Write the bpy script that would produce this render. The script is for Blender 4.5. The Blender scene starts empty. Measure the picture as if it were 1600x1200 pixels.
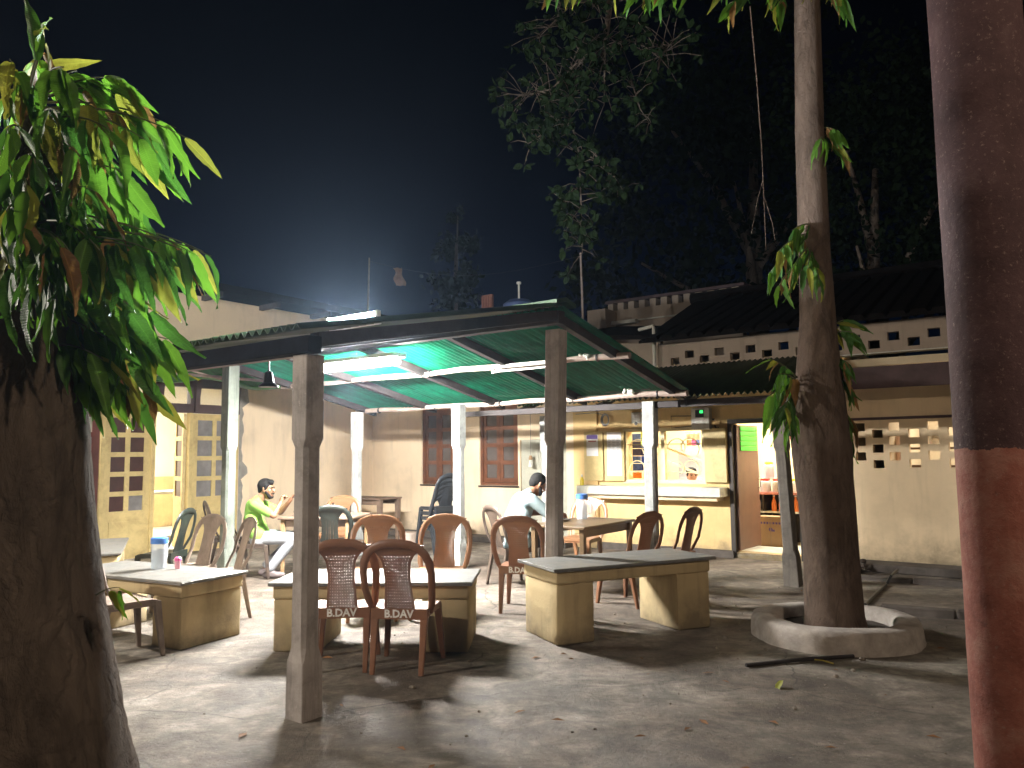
import bpy, bmesh, math, random
from mathutils import Vector, Matrix, Euler
random.seed(7)
PI = math.pi
def rad(a): return math.radians(a)
scene = bpy.context.scene
COL = scene.collection

# ------------------------------------------------------------------ camera
EYE = 1.5
PITCH, ROLL = math.atan(109/1200), rad(0.6)
R0 = Vector((1, 0, 0)); U0 = Vector((0, -math.sin(PITCH), math.cos(PITCH))); FW = Vector((0, math.cos(PITCH), math.sin(PITCH)))
RT = math.cos(ROLL)*R0 - math.sin(ROLL)*U0
UP = math.sin(ROLL)*R0 + math.cos(ROLL)*U0
cam_data = bpy.data.cameras.new('camera'); cam = bpy.data.objects.new('camera', cam_data); COL.objects.link(cam)
cam_data.sensor_width = 36; cam_data.lens = 27.0; cam_data.clip_start = 0.05; cam_data.clip_end = 2000
cam.matrix_world = Matrix(((RT.x, UP.x, -FW.x, 0), (RT.y, UP.y, -FW.y, 0), (RT.z, UP.z, -FW.z, EYE), (0, 0, 0, 1)))
scene.camera = cam

# ------------------------------------------------------------------ night sky: the last of the twilight
SKY_STRENGTH = 0.55
world = bpy.data.worlds.new('World'); scene.world = world; world.use_nodes = True
wn = world.node_tree; wn.nodes.clear()
sky = wn.nodes.new('ShaderNodeTexSky'); sky.sky_type = 'NISHITA'; sky.sun_disc = False
sky.sun_elevation = rad(-6.6); sky.sun_rotation = rad(-22); sky.altitude = 100; sky.air_density = 1.0; sky.dust_density = 0.6; sky.ozone_density = 3.0
wb = wn.nodes.new('ShaderNodeBackground'); wb.inputs['Strength'].default_value = SKY_STRENGTH
wo = wn.nodes.new('ShaderNodeOutputWorld')
wn.links.new(sky.outputs[0], wb.inputs[0]); wn.links.new(wb.outputs[0], wo.inputs[0])

# ------------------------------------------------------------------ lamp strengths (each lamp's light sits in its own builder)
TUBE_L = 1450.0          # canopy tube, emission of the thickened tube
STREET_W = 750.0        # street lamp left of the yard
STREET2_W = 520.0       # street lamp behind the camera on the right
ROOM_W = 290.0
WALL_W = 500.0
ROOF_L = 5500.0         # bare tube added on the front roof slope for glow          # bulkhead lamp high on the left building           # tube in the room behind the yellow doors
SHOP_W = 70.0           # tubes in the shop
STORE_W = 40.0

vs = scene.view_settings
vs.view_transform = 'Standard'; vs.look = 'None'; vs.exposure = 0.5; vs.gamma = 1.0; vs.use_curve_mapping = False
scene.cycles.max_bounces = 8; scene.cycles.transparent_max_bounces = 12
scene.cycles.sample_clamp_indirect = 6.0
scene.cycles.use_denoising = True

# ------------------------------------------------------------------ helpers: names and labels
def tag(o, label=None, cat=None, group=None, kind=None):
    if label: o['label'] = label
    if cat: o['category'] = cat
    if group: o['group'] = group
    if kind: o['kind'] = kind
    return o
def thing(name, label, cat, loc=(0, 0, 0), rz=0.0, group=None):
    o = bpy.data.objects.new(name, None); COL.objects.link(o)
    o.empty_display_size = 0.1
    o.location = loc; o.rotation_euler = (0, 0, rz)
    return tag(o, label, cat, group)
def dup(o, parent=None):
    c = o.copy(); COL.objects.link(c)
    c.parent = parent
    for ch in KIDS.get(o.name, []): 
        dup(ch, c)
    return c
KIDS = {}
def link(name, me, parent=None, loc=None, rot=None):
    o = bpy.data.objects.new(name, me); COL.objects.link(o)
    if parent is not None:
        o.parent = parent; KIDS.setdefault(parent.name, []).append(o)
    if loc is not None: o.location = loc
    if rot is not None: o.rotation_euler = rot
    return o

# ------------------------------------------------------------------ helpers: shapes
class MB:
    def __init__(s): s.v = []; s.f = []; s.m = []; s.cur = 0
    def add(s, vs_, fs_):
        b = len(s.v); s.v += [tuple(p) for p in vs_]
        for f_ in fs_: s.f.append(tuple(b+i for i in f_)); s.m.append(s.cur)
        return s
    def box(s, x0, x1, y0, y1, z0, z1):
        return s.add([(x0,y0,z0),(x1,y0,z0),(x1,y1,z0),(x0,y1,z0),(x0,y0,z1),(x1,y0,z1),(x1,y1,z1),(x0,y1,z1)],
                     [(0,3,2,1),(4,5,6,7),(0,1,5,4),(1,2,6,5),(2,3,7,6),(3,0,4,7)])
    def hexa(s, lo, hi):   # two quads, counter-clockwise seen from above
        return s.add(list(lo)+list(hi), [(0,3,2,1),(4,5,6,7),(0,1,5,4),(1,2,6,5),(2,3,7,6),(3,0,4,7)])
    def lathe(s, prof, n=20, c=(0,0,0), cap=True):
        vs_, fs_ = [], []
        for r, z in prof:
            for k in range(n):
                a = 2*PI*k/n; vs_.append((c[0]+r*math.cos(a), c[1]+r*math.sin(a), c[2]+z))
        for i in range(len(prof)-1):
            for k in range(n):
                k2 = (k+1) % n; fs_.append((i*n+k, i*n+k2, (i+1)*n+k2, (i+1)*n+k))
        if cap:
            fs_.append(tuple(range(n-1, -1, -1))); fs_.append(tuple((len(prof)-1)*n+k for k in range(n)))
        return s.add(vs_, fs_)
    def tube(s, pts, r, n=8, ry=None, up=None, cap=True):
        pts = [Vector(p) for p in pts]
        rs = r if isinstance(r, (list, tuple)) else [r]*len(pts)
        rys = rs if ry is None else (ry if isinstance(ry, (list, tuple)) else [ry]*len(pts))
        vs_, fs_ = [], []
        prev = None
        for i, p in enumerate(pts):
            t = (pts[min(i+1, len(pts)-1)] - pts[max(i-1, 0)])
            if t.length < 1e-9: t = Vector((0, 0, 1))
            t.normalize()
            if up is not None: a = Vector(up)
            elif prev is not None: a = prev
            else: a = Vector((0, 0, 1)) if abs(t.z) < 0.9 else Vector((1, 0, 0))
            a = (a - t*a.dot(t))
            if a.length < 1e-6: a = t.orthogonal()
            a.normalize(); prev = a; b = t.cross(a)
            for k in range(n):
                q = 2*PI*k/n
                vs_.append(p + a*(rys[i]*math.sin(q)) + b*(rs[i]*math.cos(q)))
        for i in range(len(pts)-1):
            for k in range(n):
                k2 = (k+1) % n; fs_.append((i*n+k, i*n+k2, (i+1)*n+k2, (i+1)*n+k))
        if cap:
            fs_.append(tuple(range(n-1, -1, -1))); fs_.append(tuple((len(pts)-1)*n+k for k in range(n)))
        return s.add(vs_, fs_)
    def cells(s, x0, x1, z0, z1, th, holes, y0=0.0):   # a slab in the xz plane, front at y0, with rectangular holes cut through
        xs = sorted(set([x0, x1]+[a for h in holes for a in (h[0], h[1]) if x0 < a < x1]))
        zs = sorted(set([z0, z1]+[a for h in holes for a in (h[2], h[3]) if z0 < a < z1]))
        nx, nz = len(xs)-1, len(zs)-1
        def solid(i, j):
            if i < 0 or j < 0 or i >= nx or j >= nz: return False
            cx, cz = (xs[i]+xs[i+1])/2, (zs[j]+zs[j+1])/2
            return not any(h[0] < cx < h[1] and h[2] < cz < h[3] for h in holes)
        idx = {}
        def vid(i, j, b):
            k = (i, j, b)
            if k not in idx: idx[k] = len(s.v); s.v.append((xs[i], y0+(th if b else 0), zs[j]))
            return idx[k]
        for i in range(nx):
            for j in range(nz):
                if not solid(i, j): continue
                def q(*a): s.f.append(tuple(vid(*t) for t in a)); s.m.append(s.cur)
                q((i,j,0),(i+1,j,0),(i+1,j+1,0),(i,j+1,0)); q((i,j,1),(i,j+1,1),(i+1,j+1,1),(i+1,j,1))
                if not solid(i-1, j): q((i,j,0),(i,j+1,0),(i,j+1,1),(i,j,1))
                if not solid(i+1, j): q((i+1,j,0),(i+1,j,1),(i+1,j+1,1),(i+1,j+1,0))
                if not solid(i, j-1): q((i,j,0),(i,j,1),(i+1,j,1),(i+1,j,0))
                if not solid(i, j+1): q((i,j+1,0),(i+1,j+1,0),(i+1,j+1,1),(i,j+1,1))
        return s
    def ball(s, c, r, n=10, m=7, sc=(1,1,1)):
        vs_ = [(c[0], c[1], c[2]-r*sc[2])]; fs_ = []
        for i in range(1, m):
            a = -PI/2 + PI*i/m
            for k in range(n):
                b = 2*PI*k/n; vs_.append((c[0]+r*sc[0]*math.cos(a)*math.cos(b), c[1]+r*sc[1]*math.cos(a)*math.sin(b), c[2]+r*sc[2]*math.sin(a)))
        vs_.append((c[0], c[1], c[2]+r*sc[2])); T = len(vs_)-1
        for k in range(n):
            k2 = (k+1) % n; fs_.append((0, 1+k2, 1+k)); fs_.append((T, T-n+k, T-n+k2))
        for i in range(m-2):
            for k in range(n):
                k2 = (k+1) % n; fs_.append((1+i*n+k, 1+i*n+k2, 1+(i+1)*n+k2, 1+(i+1)*n+k))
        return s.add(vs_, fs_)
    def mesh(s, name, mat, smooth=False, bevel=0.0, seg=2, wobble=0.0, sub=0):
        me = bpy.data.meshes.new(name); me.from_pydata(s.v, [], s.f)
        mats = mat if isinstance(mat, (list, tuple)) else [mat]
        for m_ in mats: me.materials.append(m_)
        if len(mats) > 1: me.polygons.foreach_set('material_index', s.m)
        if bevel or wobble or sub:
            bm = bmesh.new(); bm.from_mesh(me)
            if bevel:
                bmesh.ops.remove_doubles(bm, verts=bm.verts, dist=1e-5)
                es = [e for e in bm.edges if len(e.link_faces) == 2 and e.calc_face_angle(0) > 0.5]
                bmesh.ops.bevel(bm, geom=es, offset=bevel, segments=seg, profile=0.5, affect='EDGES', clamp_overlap=True)
            if sub: bmesh.ops.subdivide_edges(bm, edges=[e for e in bm.edges if e.calc_length() > wobble*8], cuts=sub, use_grid_fill=True)
            if wobble:
                rr = random.Random(len(s.v)*7+3)
                for v_ in bm.verts: v_.co += Vector((rr.uniform(-1,1), rr.uniform(-1,1), rr.uniform(-1,1)))*wobble
            bm.to_mesh(me); bm.free()
        if smooth: me.shade_smooth()
        if smooth == 'auto':
            me.set_sharp_from_angle(angle=rad(40))
        me.update()
        return me
    def build(s, name, mat, parent=None, smooth=False, bevel=0.0, seg=2, wobble=0.0, sub=0, loc=None, rot=None):
        return link(name, s.mesh(name, mat, smooth, bevel, seg, wobble, sub), parent, loc, rot)

# ------------------------------------------------------------------ helpers: materials
def nt(name):
    m = bpy.data.materials.new(name); m.use_nodes = True; t = m.node_tree
    b = t.nodes['Principled BSDF']
    return m, t, b
def nd(t, typ, **kw):
    n = t.nodes.new(typ)
    for k, v_ in kw.items(): setattr(n, k, v_)
    return n
def noise(t, scale, detail=5, rough=0.6, src='Object', dist=0.0, vec=None):
    if vec is None:
        if src == 'World': vec = nd(t, 'ShaderNodeNewGeometry').outputs['Position']
        else: vec = nd(t, 'ShaderNodeTexCoord').outputs[src]
    n = nd(t, 'ShaderNodeTexNoise'); n.inputs['Scale'].default_value = scale; n.inputs['Detail'].default_value = detail
    n.inputs['Roughness'].default_value = rough; n.inputs['Distortion'].default_value = dist
    t.links.new(vec, n.inputs['Vector']); return n.outputs['Fac']
def ramp(t, fac, stops):
    r = nd(t, 'ShaderNodeValToRGB'); els = r.color_ramp.elements
    els[0].position = stops[0][0]; els[1].position = stops[-1][0]
    for p, c in stops[1:-1]: els.new(p)
    for e, (p, c) in zip(sorted(els, key=lambda e: e.position), stops):
        e.color = (c, c, c, 1) if isinstance(c, (int, float)) else (*c, 1)
    t.links.new(fac, r.inputs[0]); return r.outputs[0]
def mix(t, fac, a, b, mode='MIX'):
    n = nd(t, 'ShaderNodeMix', data_type='RGBA', blend_type=mode)
    for sock, val in ((n.inputs[0], fac), (n.inputs[6], a), (n.inputs[7], b)):
        if isinstance(val, (int, float)): sock.default_value = val
        elif isinstance(val, tuple): sock.default_value = (*val, 1)
        else: t.links.new(val, sock)
    return n.outputs[2]
def bump(t, b, h, strength=0.3, dist=0.02):
    n = nd(t, 'ShaderNodeBump'); n.inputs['Strength'].default_value = strength; n.inputs['Distance'].default_value = dist
    t.links.new(h, n.inputs['Height']); t.links.new(n.outputs[0], b.inputs['Normal'])
def mul(c, k): return tuple(x*k for x in c)
def plain(name, c, rough=0.6, var=0.25, sc=6.0, metal=0.0, bmp=0.0, bsc=60.0, src='Object', spec=0.5, rand=0.0, dirt=None, dirt_amt=0.5, dsc=3.0, coat=0.0):
    m, t, b = nt(name)
    f = noise(t, sc, 6, 0.62, src)
    col = ramp(t, f, [(0.3, mul(c, 1-var)), (0.7, mul(c, 1+var*0.6))])
    if dirt is not None:
        d = ramp(t, noise(t, dsc, 8, 0.7, src, 0.6), [(0.45, 0.0), (0.68, dirt_amt)])
        col = mix(t, d, col, dirt)
    if rand:
        oi = nd(t, 'ShaderNodeObjectInfo'); mr = nd(t, 'ShaderNodeMapRange')
        mr.inputs[3].default_value = 1-rand; mr.inputs[4].default_value = 1+rand; t.links.new(oi.outputs['Random'], mr.inputs[0])
        col = mix(t, 1.0, col, mr.outputs[0], 'MULTIPLY')
    t.links.new(col, b.inputs['Base Color'])
    b.inputs['Roughness'].default_value = rough; b.inputs['Metallic'].default_value = metal
    b.inputs['Specular IOR Level'].default_value = spec; b.inputs['Coat Weight'].default_value = coat
    if bmp: bump(t, b, noise(t, bsc, 6, 0.65, src), bmp, 0.01)
    return m
def emit(name, c, strength):
    m, t, b = nt(name); b.inputs['Base Color'].default_value = (*c, 1)
    b.inputs['Emission Color'].default_value = (*c, 1); b.inputs['Emission Strength'].default_value = strength
    return m
def wall_mat(name, c, grime=(0.16, 0.13, 0.09), base_h=0.7, patches=0.35):
    # limewashed plaster: mottled paint, damp tide mark with a ragged edge near the ground, scuffs, fine trowel relief
    m, t, b = nt(name)
    geo = nd(t, 'ShaderNodeNewGeometry'); pos = geo.outputs['Position']
    col = ramp(t, noise(t, 1.3, 8, 0.62, vec=pos), [(0.32, mul(c, 0.84)), (0.5, c), (0.72, mul(c, 1.07))])
    streak = nd(t, 'ShaderNodeMapping'); streak.inputs['Scale'].default_value = (5, 5, 0.6); t.links.new(pos, streak.inputs['Vector'])
    s_ = ramp(t, noise(t, 1.6, 6, 0.6, vec=streak.outputs[0]), [(0.52, 0.0), (0.75, patches)])
    col = mix(t, s_, col, mul(c, 0.62))
    sx = nd(t, 'ShaderNodeSeparateXYZ'); t.links.new(pos, sx.inputs[0])
    nz = noise(t, 2.2, 7, 0.7, vec=pos)
    ma = nd(t, 'ShaderNodeMath', operation='MULTIPLY_ADD'); t.links.new(nz, ma.inputs[0]); ma.inputs[1].default_value = 1.1; t.links.new(sx.outputs[2], ma.inputs[2])
    g = ramp(t, ma.outputs[0], [(base_h*0.75, 0.75), (base_h*1.0, 0.28), (base_h*1.25, 0.0)])
    col = mix(t, g, col, grime)
    sp = ramp(t, noise(t, 9, 5, 0.75, vec=pos), [(0.68, 0.0), (0.74, 0.5)])
    col = mix(t, sp, col, mul(c, 0.5))
    t.links.new(col, b.inputs['Base Color']); b.inputs['Roughness'].default_value = 0.85; b.inputs['Specular IOR Level'].default_value = 0.25
    bump(t, b, noise(t, 22, 8, 0.7, vec=pos), 0.25, 0.012)
    return m

CREAM = (0.62, 0.48, 0.30)
M = {}
M['cream'] = wall_mat('cream_plaster', (0.80, 0.645, 0.46))
M['yellow_wall'] = wall_mat('yellow_plaster', (0.70, 0.505, 0.24))
M['dun_wall'] = wall_mat('dun_plaster', (0.70, 0.55, 0.36), base_h=0.8)
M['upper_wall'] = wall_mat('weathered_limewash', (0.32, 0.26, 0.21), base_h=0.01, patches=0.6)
M['room_wall'] = plain('room_plaster', (0.78, 0.72, 0.58), 0.8, 0.08, 2)
M['shop_wall'] = plain('shop_plaster', (0.72, 0.62, 0.42), 0.8, 0.1, 2)
M['store_wall'] = plain('store_plaster', (0.66, 0.55, 0.38), 0.8, 0.15, 2)
M['bench'] = wall_mat('ochre_bench_plaster', (0.48, 0.375, 0.21), base_h=0.66, patches=0.8)
M['granite'] = plain('worn_granite', (0.155, 0.155, 0.15), 0.5, 0.3, 14, bmp=0.08, bsc=120, dirt=(0.20, 0.17, 0.13), dirt_amt=0.6, dsc=4)
M['yellow_door'] = plain('yellow_door_paint', (0.58, 0.45, 0.20), 0.55, 0.12, 8, dirt=(0.25, 0.17, 0.07), dirt_amt=0.45, dsc=5)
M['maroon'] = plain('maroon_paint', (0.13, 0.035, 0.03), 0.5, 0.25, 5)
M['transom'] = plain('dark_brown_paint', (0.075, 0.045, 0.045), 0.55, 0.25, 5)
M['shutter'] = plain('brown_shutter_wood', (0.15, 0.052, 0.022), 0.55, 0.3, 7, bmp=0.1, dirt=(0.05, 0.03, 0.02))
M['shutter_glass'] = plain('dusty_dark_glass', (0.10, 0.085, 0.08), 0.25, 0.3, 3)
M['pane'] = plain('frosted_pane', (0.22, 0.21, 0.21), 0.3, 0.35, 4)
M['pane_maroon'] = plain('maroon_pane', (0.06, 0.022, 0.02), 0.35, 0.3, 4)
M['grey_door'] = plain('grey_green_paint', (0.46, 0.46, 0.38), 0.55, 0.12, 3, dirt=(0.28, 0.25, 0.18), dirt_amt=0.5)
M['shop_door'] = plain('dull_brown_door', (0.16, 0.085, 0.06), 0.5, 0.2, 4)
M['dark_frame'] = plain('black_brown_frame', (0.035, 0.025, 0.02), 0.6, 0.3, 6)
M['slab_white'] = plain('whitewashed_slab', (0.58, 0.58, 0.52), 0.7, 0.2, 5, dirt=(0.32, 0.29, 0.22), dirt_amt=0.6)
M['near_black'] = plain('near_black_beam', (0.010, 0.011, 0.016), 0.9, 0.4, 9, bmp=0.3, spec=0.05)  # even near-black, darker than the other timber
M['timber'] = plain('old_dark_timber', (0.026, 0.02, 0.02), 0.75, 0.45, 9, bmp=0.3)
M['pipe'] = plain('greyed_bamboo_pipe', (0.30, 0.235, 0.20), 0.6, 0.3, 7, bmp=0.15)
M['steel'] = plain('steel', (0.62, 0.62, 0.62), 0.25, 0.1, 5, metal=1.0)
M['iron'] = plain('painted_iron', (0.20, 0.19, 0.18), 0.5, 0.3, 8)
M['grille'] = plain('cream_grille_paint', (0.70, 0.60, 0.36), 0.5, 0.15, 8)
M['paper'] = plain('paper', (0.74, 0.73, 0.72), 0.8, 0.06, 9)
M['ink'] = plain('faded_ink', (0.33, 0.33, 0.36), 0.8, 0.2, 9)
M['purple'] = plain('purple_print', (0.10, 0.06, 0.22), 0.7, 0.1, 9)
M['white_plastic'] = plain('white_plastic', (0.62, 0.61, 0.56), 0.4, 0.12, 6, dirt=(0.35, 0.3, 0.2))
M['black'] = plain('black_plastic', (0.018, 0.018, 0.02), 0.4, 0.3, 8)
M['roof_tile'] = plain('near_black_roof', (0.007, 0.006, 0.0065), 0.95, 0.4, 5, bmp=0.3, bsc=20, spec=0.05)  # even near-black colour on every tiled roof
M['fascia'] = plain('dark_purple_fascia', (0.07, 0.042, 0.045), 0.75, 0.35, 4, bmp=0.2)
M['wood_table'] = plain('weathered_table_wood', (0.20, 0.135, 0.095), 0.7, 0.35, 8, bmp=0.2)
M['wood_leg'] = plain('table_leg_wood', (0.32, 0.20, 0.10), 0.7, 0.3, 8, bmp=0.2)
M['brown_table'] = plain('brown_plastic_table', (0.13, 0.085, 0.045), 0.35, 0.2, 5)
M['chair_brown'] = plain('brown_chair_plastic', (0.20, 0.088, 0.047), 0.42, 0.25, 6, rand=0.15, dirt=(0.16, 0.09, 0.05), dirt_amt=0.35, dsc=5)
M['chair_lit_tan'] = plain('lit_tan_chair_plastic', (0.26, 0.125, 0.06), 0.30, 0.2, 6, rand=0.08, dirt=(0.32, 0.18, 0.10), dirt_amt=0.3, dsc=5)  # tan brown, colour raised so these chairs look lit
M['chair_dusty'] = plain('dusty_grey_chair_plastic', (0.24, 0.185, 0.15), 0.6, 0.3, 7, rand=0.12, dirt=(0.11, 0.075, 0.055), dirt_amt=0.7, dsc=4)
M['chair_green'] = plain('bottle_green_chair_plastic', (0.014, 0.02, 0.017), 0.42, 0.35, 6, dirt=(0.06, 0.05, 0.038), dirt_amt=0.4, dsc=5)
M['chair_black'] = plain('black_chair_plastic', (0.022, 0.025, 0.03), 0.35, 0.25, 6)
M['chair_dark'] = plain('dark_brown_chair_plastic', (0.055, 0.038, 0.030), 0.5, 0.35, 6, dirt=(0.13, 0.09, 0.06), dirt_amt=0.5, dsc=5)
M['lettering'] = plain('white_stencil_paint', (0.72, 0.70, 0.66), 0.7, 0.25, 30)
M['skin'] = plain('brown_skin', (0.26, 0.125, 0.07), 0.5, 0.1, 8)
M['skin2'] = plain('warm_skin', (0.40, 0.22, 0.14), 0.5, 0.08, 8)
M['hair'] = plain('black_hair', (0.010, 0.009, 0.009), 0.75, 0.3, 60, spec=0.2, bmp=0.5, bsc=120)
M['lime'] = plain('lime_cotton', (0.22, 0.43, 0.075), 0.9, 0.1, 7, bmp=0.9, bsc=9)
M['jeans'] = plain('pale_denim', (0.36, 0.385, 0.43), 0.9, 0.15, 9, bmp=0.9, bsc=9)
M['blue_shirt'] = plain('pale_blue_cotton', (0.30, 0.39, 0.42), 0.9, 0.15, 9, bmp=0.9, bsc=9)
M['dark_trouser'] = plain('dark_trouser', (0.05, 0.05, 0.06), 0.9, 0.2, 9)
M['shoe'] = plain('grey_shoe', (0.16, 0.13, 0.13), 0.7, 0.3, 12)
M['navy'] = plain('navy_cloth', (0.04, 0.05, 0.12), 0.9, 0.2, 9)
M['blue_lid'] = plain('blue_lid', (0.07, 0.20, 0.55), 0.4, 0.1, 5)
M['pink'] = plain('pink_plastic', (0.80, 0.13, 0.35), 0.4, 0.1, 5)
M['ring'] = plain('rough_ring_concrete', (0.46, 0.41, 0.37), 0.9, 0.35, 7, bmp=0.6, bsc=25, dirt=(0.18, 0.155, 0.13), dirt_amt=0.55, dsc=4)
M['soil'] = plain('dark_soil', (0.06, 0.045, 0.035), 0.95, 0.4, 20, bmp=0.6)
M['kerb'] = plain('sooty_kerb', (0.09, 0.075, 0.065), 0.9, 0.4, 6, bmp=0.4, bsc=25)
M['insulator'] = plain('white_ceramic', (0.7, 0.68, 0.62), 0.3, 0.1, 5)
M['carton'] = plain('carton_board', (0.34, 0.22, 0.12), 0.8, 0.12, 6)
M['green_slat'] = plain('bright_green_slat', (0.06, 0.75, 0.05), 0.5, 0.12, 6)
M['cloth'] = plain('rust_cloth', (0.22, 0.13, 0.08), 0.9, 0.3, 9)
M['tank'] = plain('blue_drum', (0.05, 0.08, 0.20), 0.6, 0.3, 4)
M['red_rust'] = plain('rust_red_board', (0.17, 0.065, 0.045), 0.8, 0.35, 9)
M['block'] = plain('whitewashed_block', (0.50, 0.47, 0.40), 0.85, 0.2, 7, bmp=0.4, dirt=(0.25, 0.22, 0.17), dirt_amt=0.6)

def post_mat(name, c, mossy=0.0):
    m, t, b = nt(name); pos = nd(t, 'ShaderNodeNewGeometry').outputs['Position']
    col = ramp(t, noise(t, 4, 9, 0.7, vec=pos), [(0.3, mul(c, 0.55)), (0.5, c), (0.72, mul(c, 1.25))])
    st = nd(t, 'ShaderNodeMapping'); st.inputs['Scale'].default_value = (14, 14, 1.2); t.links.new(pos, st.inputs['Vector'])
    col = mix(t, ramp(t, noise(t, 1.5, 6, 0.65, vec=st.outputs[0]), [(0.5, 0.0), (0.75, 0.65)]), col, mul(c, 0.42))
    col = mix(t, ramp(t, noise(t, 30, 4, 0.7, vec=pos), [(0.62, 0.0), (0.7, 0.4)]), col, mul(c, 1.6))
    t.links.new(col, b.inputs['Base Color']); b.inputs['Roughness'].default_value = 0.9; b.inputs['Specular IOR Level'].default_value = 0.2
    bump(t, b, noise(t, 35, 8, 0.75, vec=pos), 0.55, 0.012); return m
M['post'] = post_mat('weathered_precast_concrete', (0.35, 0.31, 0.285))
M['post_pale'] = post_mat('limewashed_concrete', (0.36, 0.37, 0.36))
M['post_dark'] = post_mat('sooty_concrete', (0.13, 0.115, 0.10))
M['post_green'] = post_mat('moss_grey_concrete', (0.17, 0.19, 0.165))

def sheet_mat(name, c, trans, tint):   # corrugated green fibreglass: some light passes through, dust lies in streaks
    m, t, b = nt(name); tc = nd(t, 'ShaderNodeTexCoord').outputs['Object']
    st = nd(t, 'ShaderNodeMapping'); st.inputs['Scale'].default_value = (9, 0.7, 1); t.links.new(tc, st.inputs['Vector'])
    d1 = ramp(t, noise(t, 2.2, 8, 0.75, vec=st.outputs[0]), [(0.38, 0.0), (0.64, 0.7)])
    d2 = ramp(t, noise(t, 6.0, 8, 0.7, vec=tc), [(0.4, 0.5), (0.7, 1.0)])
    col = mix(t, d1, c, mul(c, 0.28)); col = mix(t, 1.0, col, d2, 'MULTIPLY')
    t.links.new(col, b.inputs['Base Color']); b.inputs['Roughness'].default_value = 0.45; b.inputs['Specular IOR Level'].default_value = 0.4
    tr = nd(t, 'ShaderNodeBsdfTranslucent'); t.links.new(mix(t, d1, tint, mul(tint, 0.25)), tr.inputs[0])
    mx = nd(t, 'ShaderNodeMixShader'); mx.inputs[0].default_value = trans
    out = t.nodes['Material Output']
    t.links.new(b.outputs[0], mx.inputs[1]); t.links.new(tr.outputs[0], mx.inputs[2]); t.links.new(mx.outputs[0], out.inputs[0])
    return m
M['sheet'] = sheet_mat('emerald_fibreglass_sheet', (0.010, 0.36, 0.20), 0.35, (0.02, 0.45, 0.25))
M['sheet_dark'] = sheet_mat('mossy_green_sheet', (0.03, 0.07, 0.02), 0.05, (0.05, 0.2, 0.05))
M['sheet_lime'] = sheet_mat('lime_plastic_sheet', (0.05, 0.30, 0.06), 0.35, (0.08, 0.45, 0.10))

def leaf_mat(name, c, tcol, trans=0.35, rough=0.48, spec=0.3):
    m, t, b = nt(name); b.inputs['Specular IOR Level'].default_value = spec
    oi = nd(t, 'ShaderNodeObjectInfo'); mr = nd(t, 'ShaderNodeMapRange'); mr.inputs[3].default_value = 0.65; mr.inputs[4].default_value = 1.35
    t.links.new(oi.outputs['Random'], mr.inputs[0])
    f = ramp(t, noise(t, 14, 5, 0.6), [(0.35, mul(c, 0.75)), (0.7, mul(c, 1.2))])
    col = mix(t, 1.0, f, mr.outputs[0], 'MULTIPLY')
    oc = nd(t, 'ShaderNodeTexCoord').outputs['Object']; sy = nd(t, 'ShaderNodeSeparateXYZ'); t.links.new(oc, sy.inputs[0])
    ab = nd(t, 'ShaderNodeMath', operation='ABSOLUTE'); t.links.new(sy.outputs[1], ab.inputs[0])
    col = mix(t, ramp(t, ab.outputs[0], [(0.004, 0.55), (0.012, 0.0)]), col, mul(c, 2.2))
    t.links.new(col, b.inputs['Base Color']); b.inputs['Roughness'].default_value = rough
    wv = nd(t, 'ShaderNodeTexWave'); wv.inputs['Scale'].default_value = 9; wv.inputs['Distortion'].default_value = 2.0; t.links.new(oc, wv.inputs['Vector']); bump(t, b, wv.outputs['Fac'], 0.25, 0.01)
    tr = nd(t, 'ShaderNodeBsdfTranslucent'); tr.inputs[0].default_value = (*tcol, 1)
    mx = nd(t, 'ShaderNodeMixShader'); mx.inputs[0].default_value = trans
    t.links.new(b.outputs[0], mx.inputs[1]); t.links.new(tr.outputs[0], mx.inputs[2]); t.links.new(mx.outputs[0], t.nodes['Material Output'].inputs[0])
    return m
M['leaf'] = leaf_mat('mast_leaf_green', (0.075, 0.17, 0.022), (0.16, 0.38, 0.03), 0.42)
M['leaf_dark'] = leaf_mat('mast_leaf_dark', (0.042, 0.11, 0.02), (0.09, 0.26, 0.03), 0.35)
M['leaf_yellow'] = leaf_mat('mast_leaf_yellow', (0.20, 0.21, 0.03), (0.38, 0.40, 0.05))
M['leaf_copper'] = leaf_mat('mast_leaf_copper', (0.19, 0.10, 0.035), (0.28, 0.16, 0.05))
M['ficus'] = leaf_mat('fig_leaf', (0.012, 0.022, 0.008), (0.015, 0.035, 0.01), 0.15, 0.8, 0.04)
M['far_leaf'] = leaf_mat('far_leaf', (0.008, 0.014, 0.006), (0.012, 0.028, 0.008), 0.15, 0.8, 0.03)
M['dry_leaf'] = plain('dry_leaf', (0.22, 0.10, 0.035), 0.8, 0.5, 3, src='World')
M['twig'] = plain('green_twig', (0.10, 0.11, 0.05), 0.6, 0.3, 20)

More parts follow.
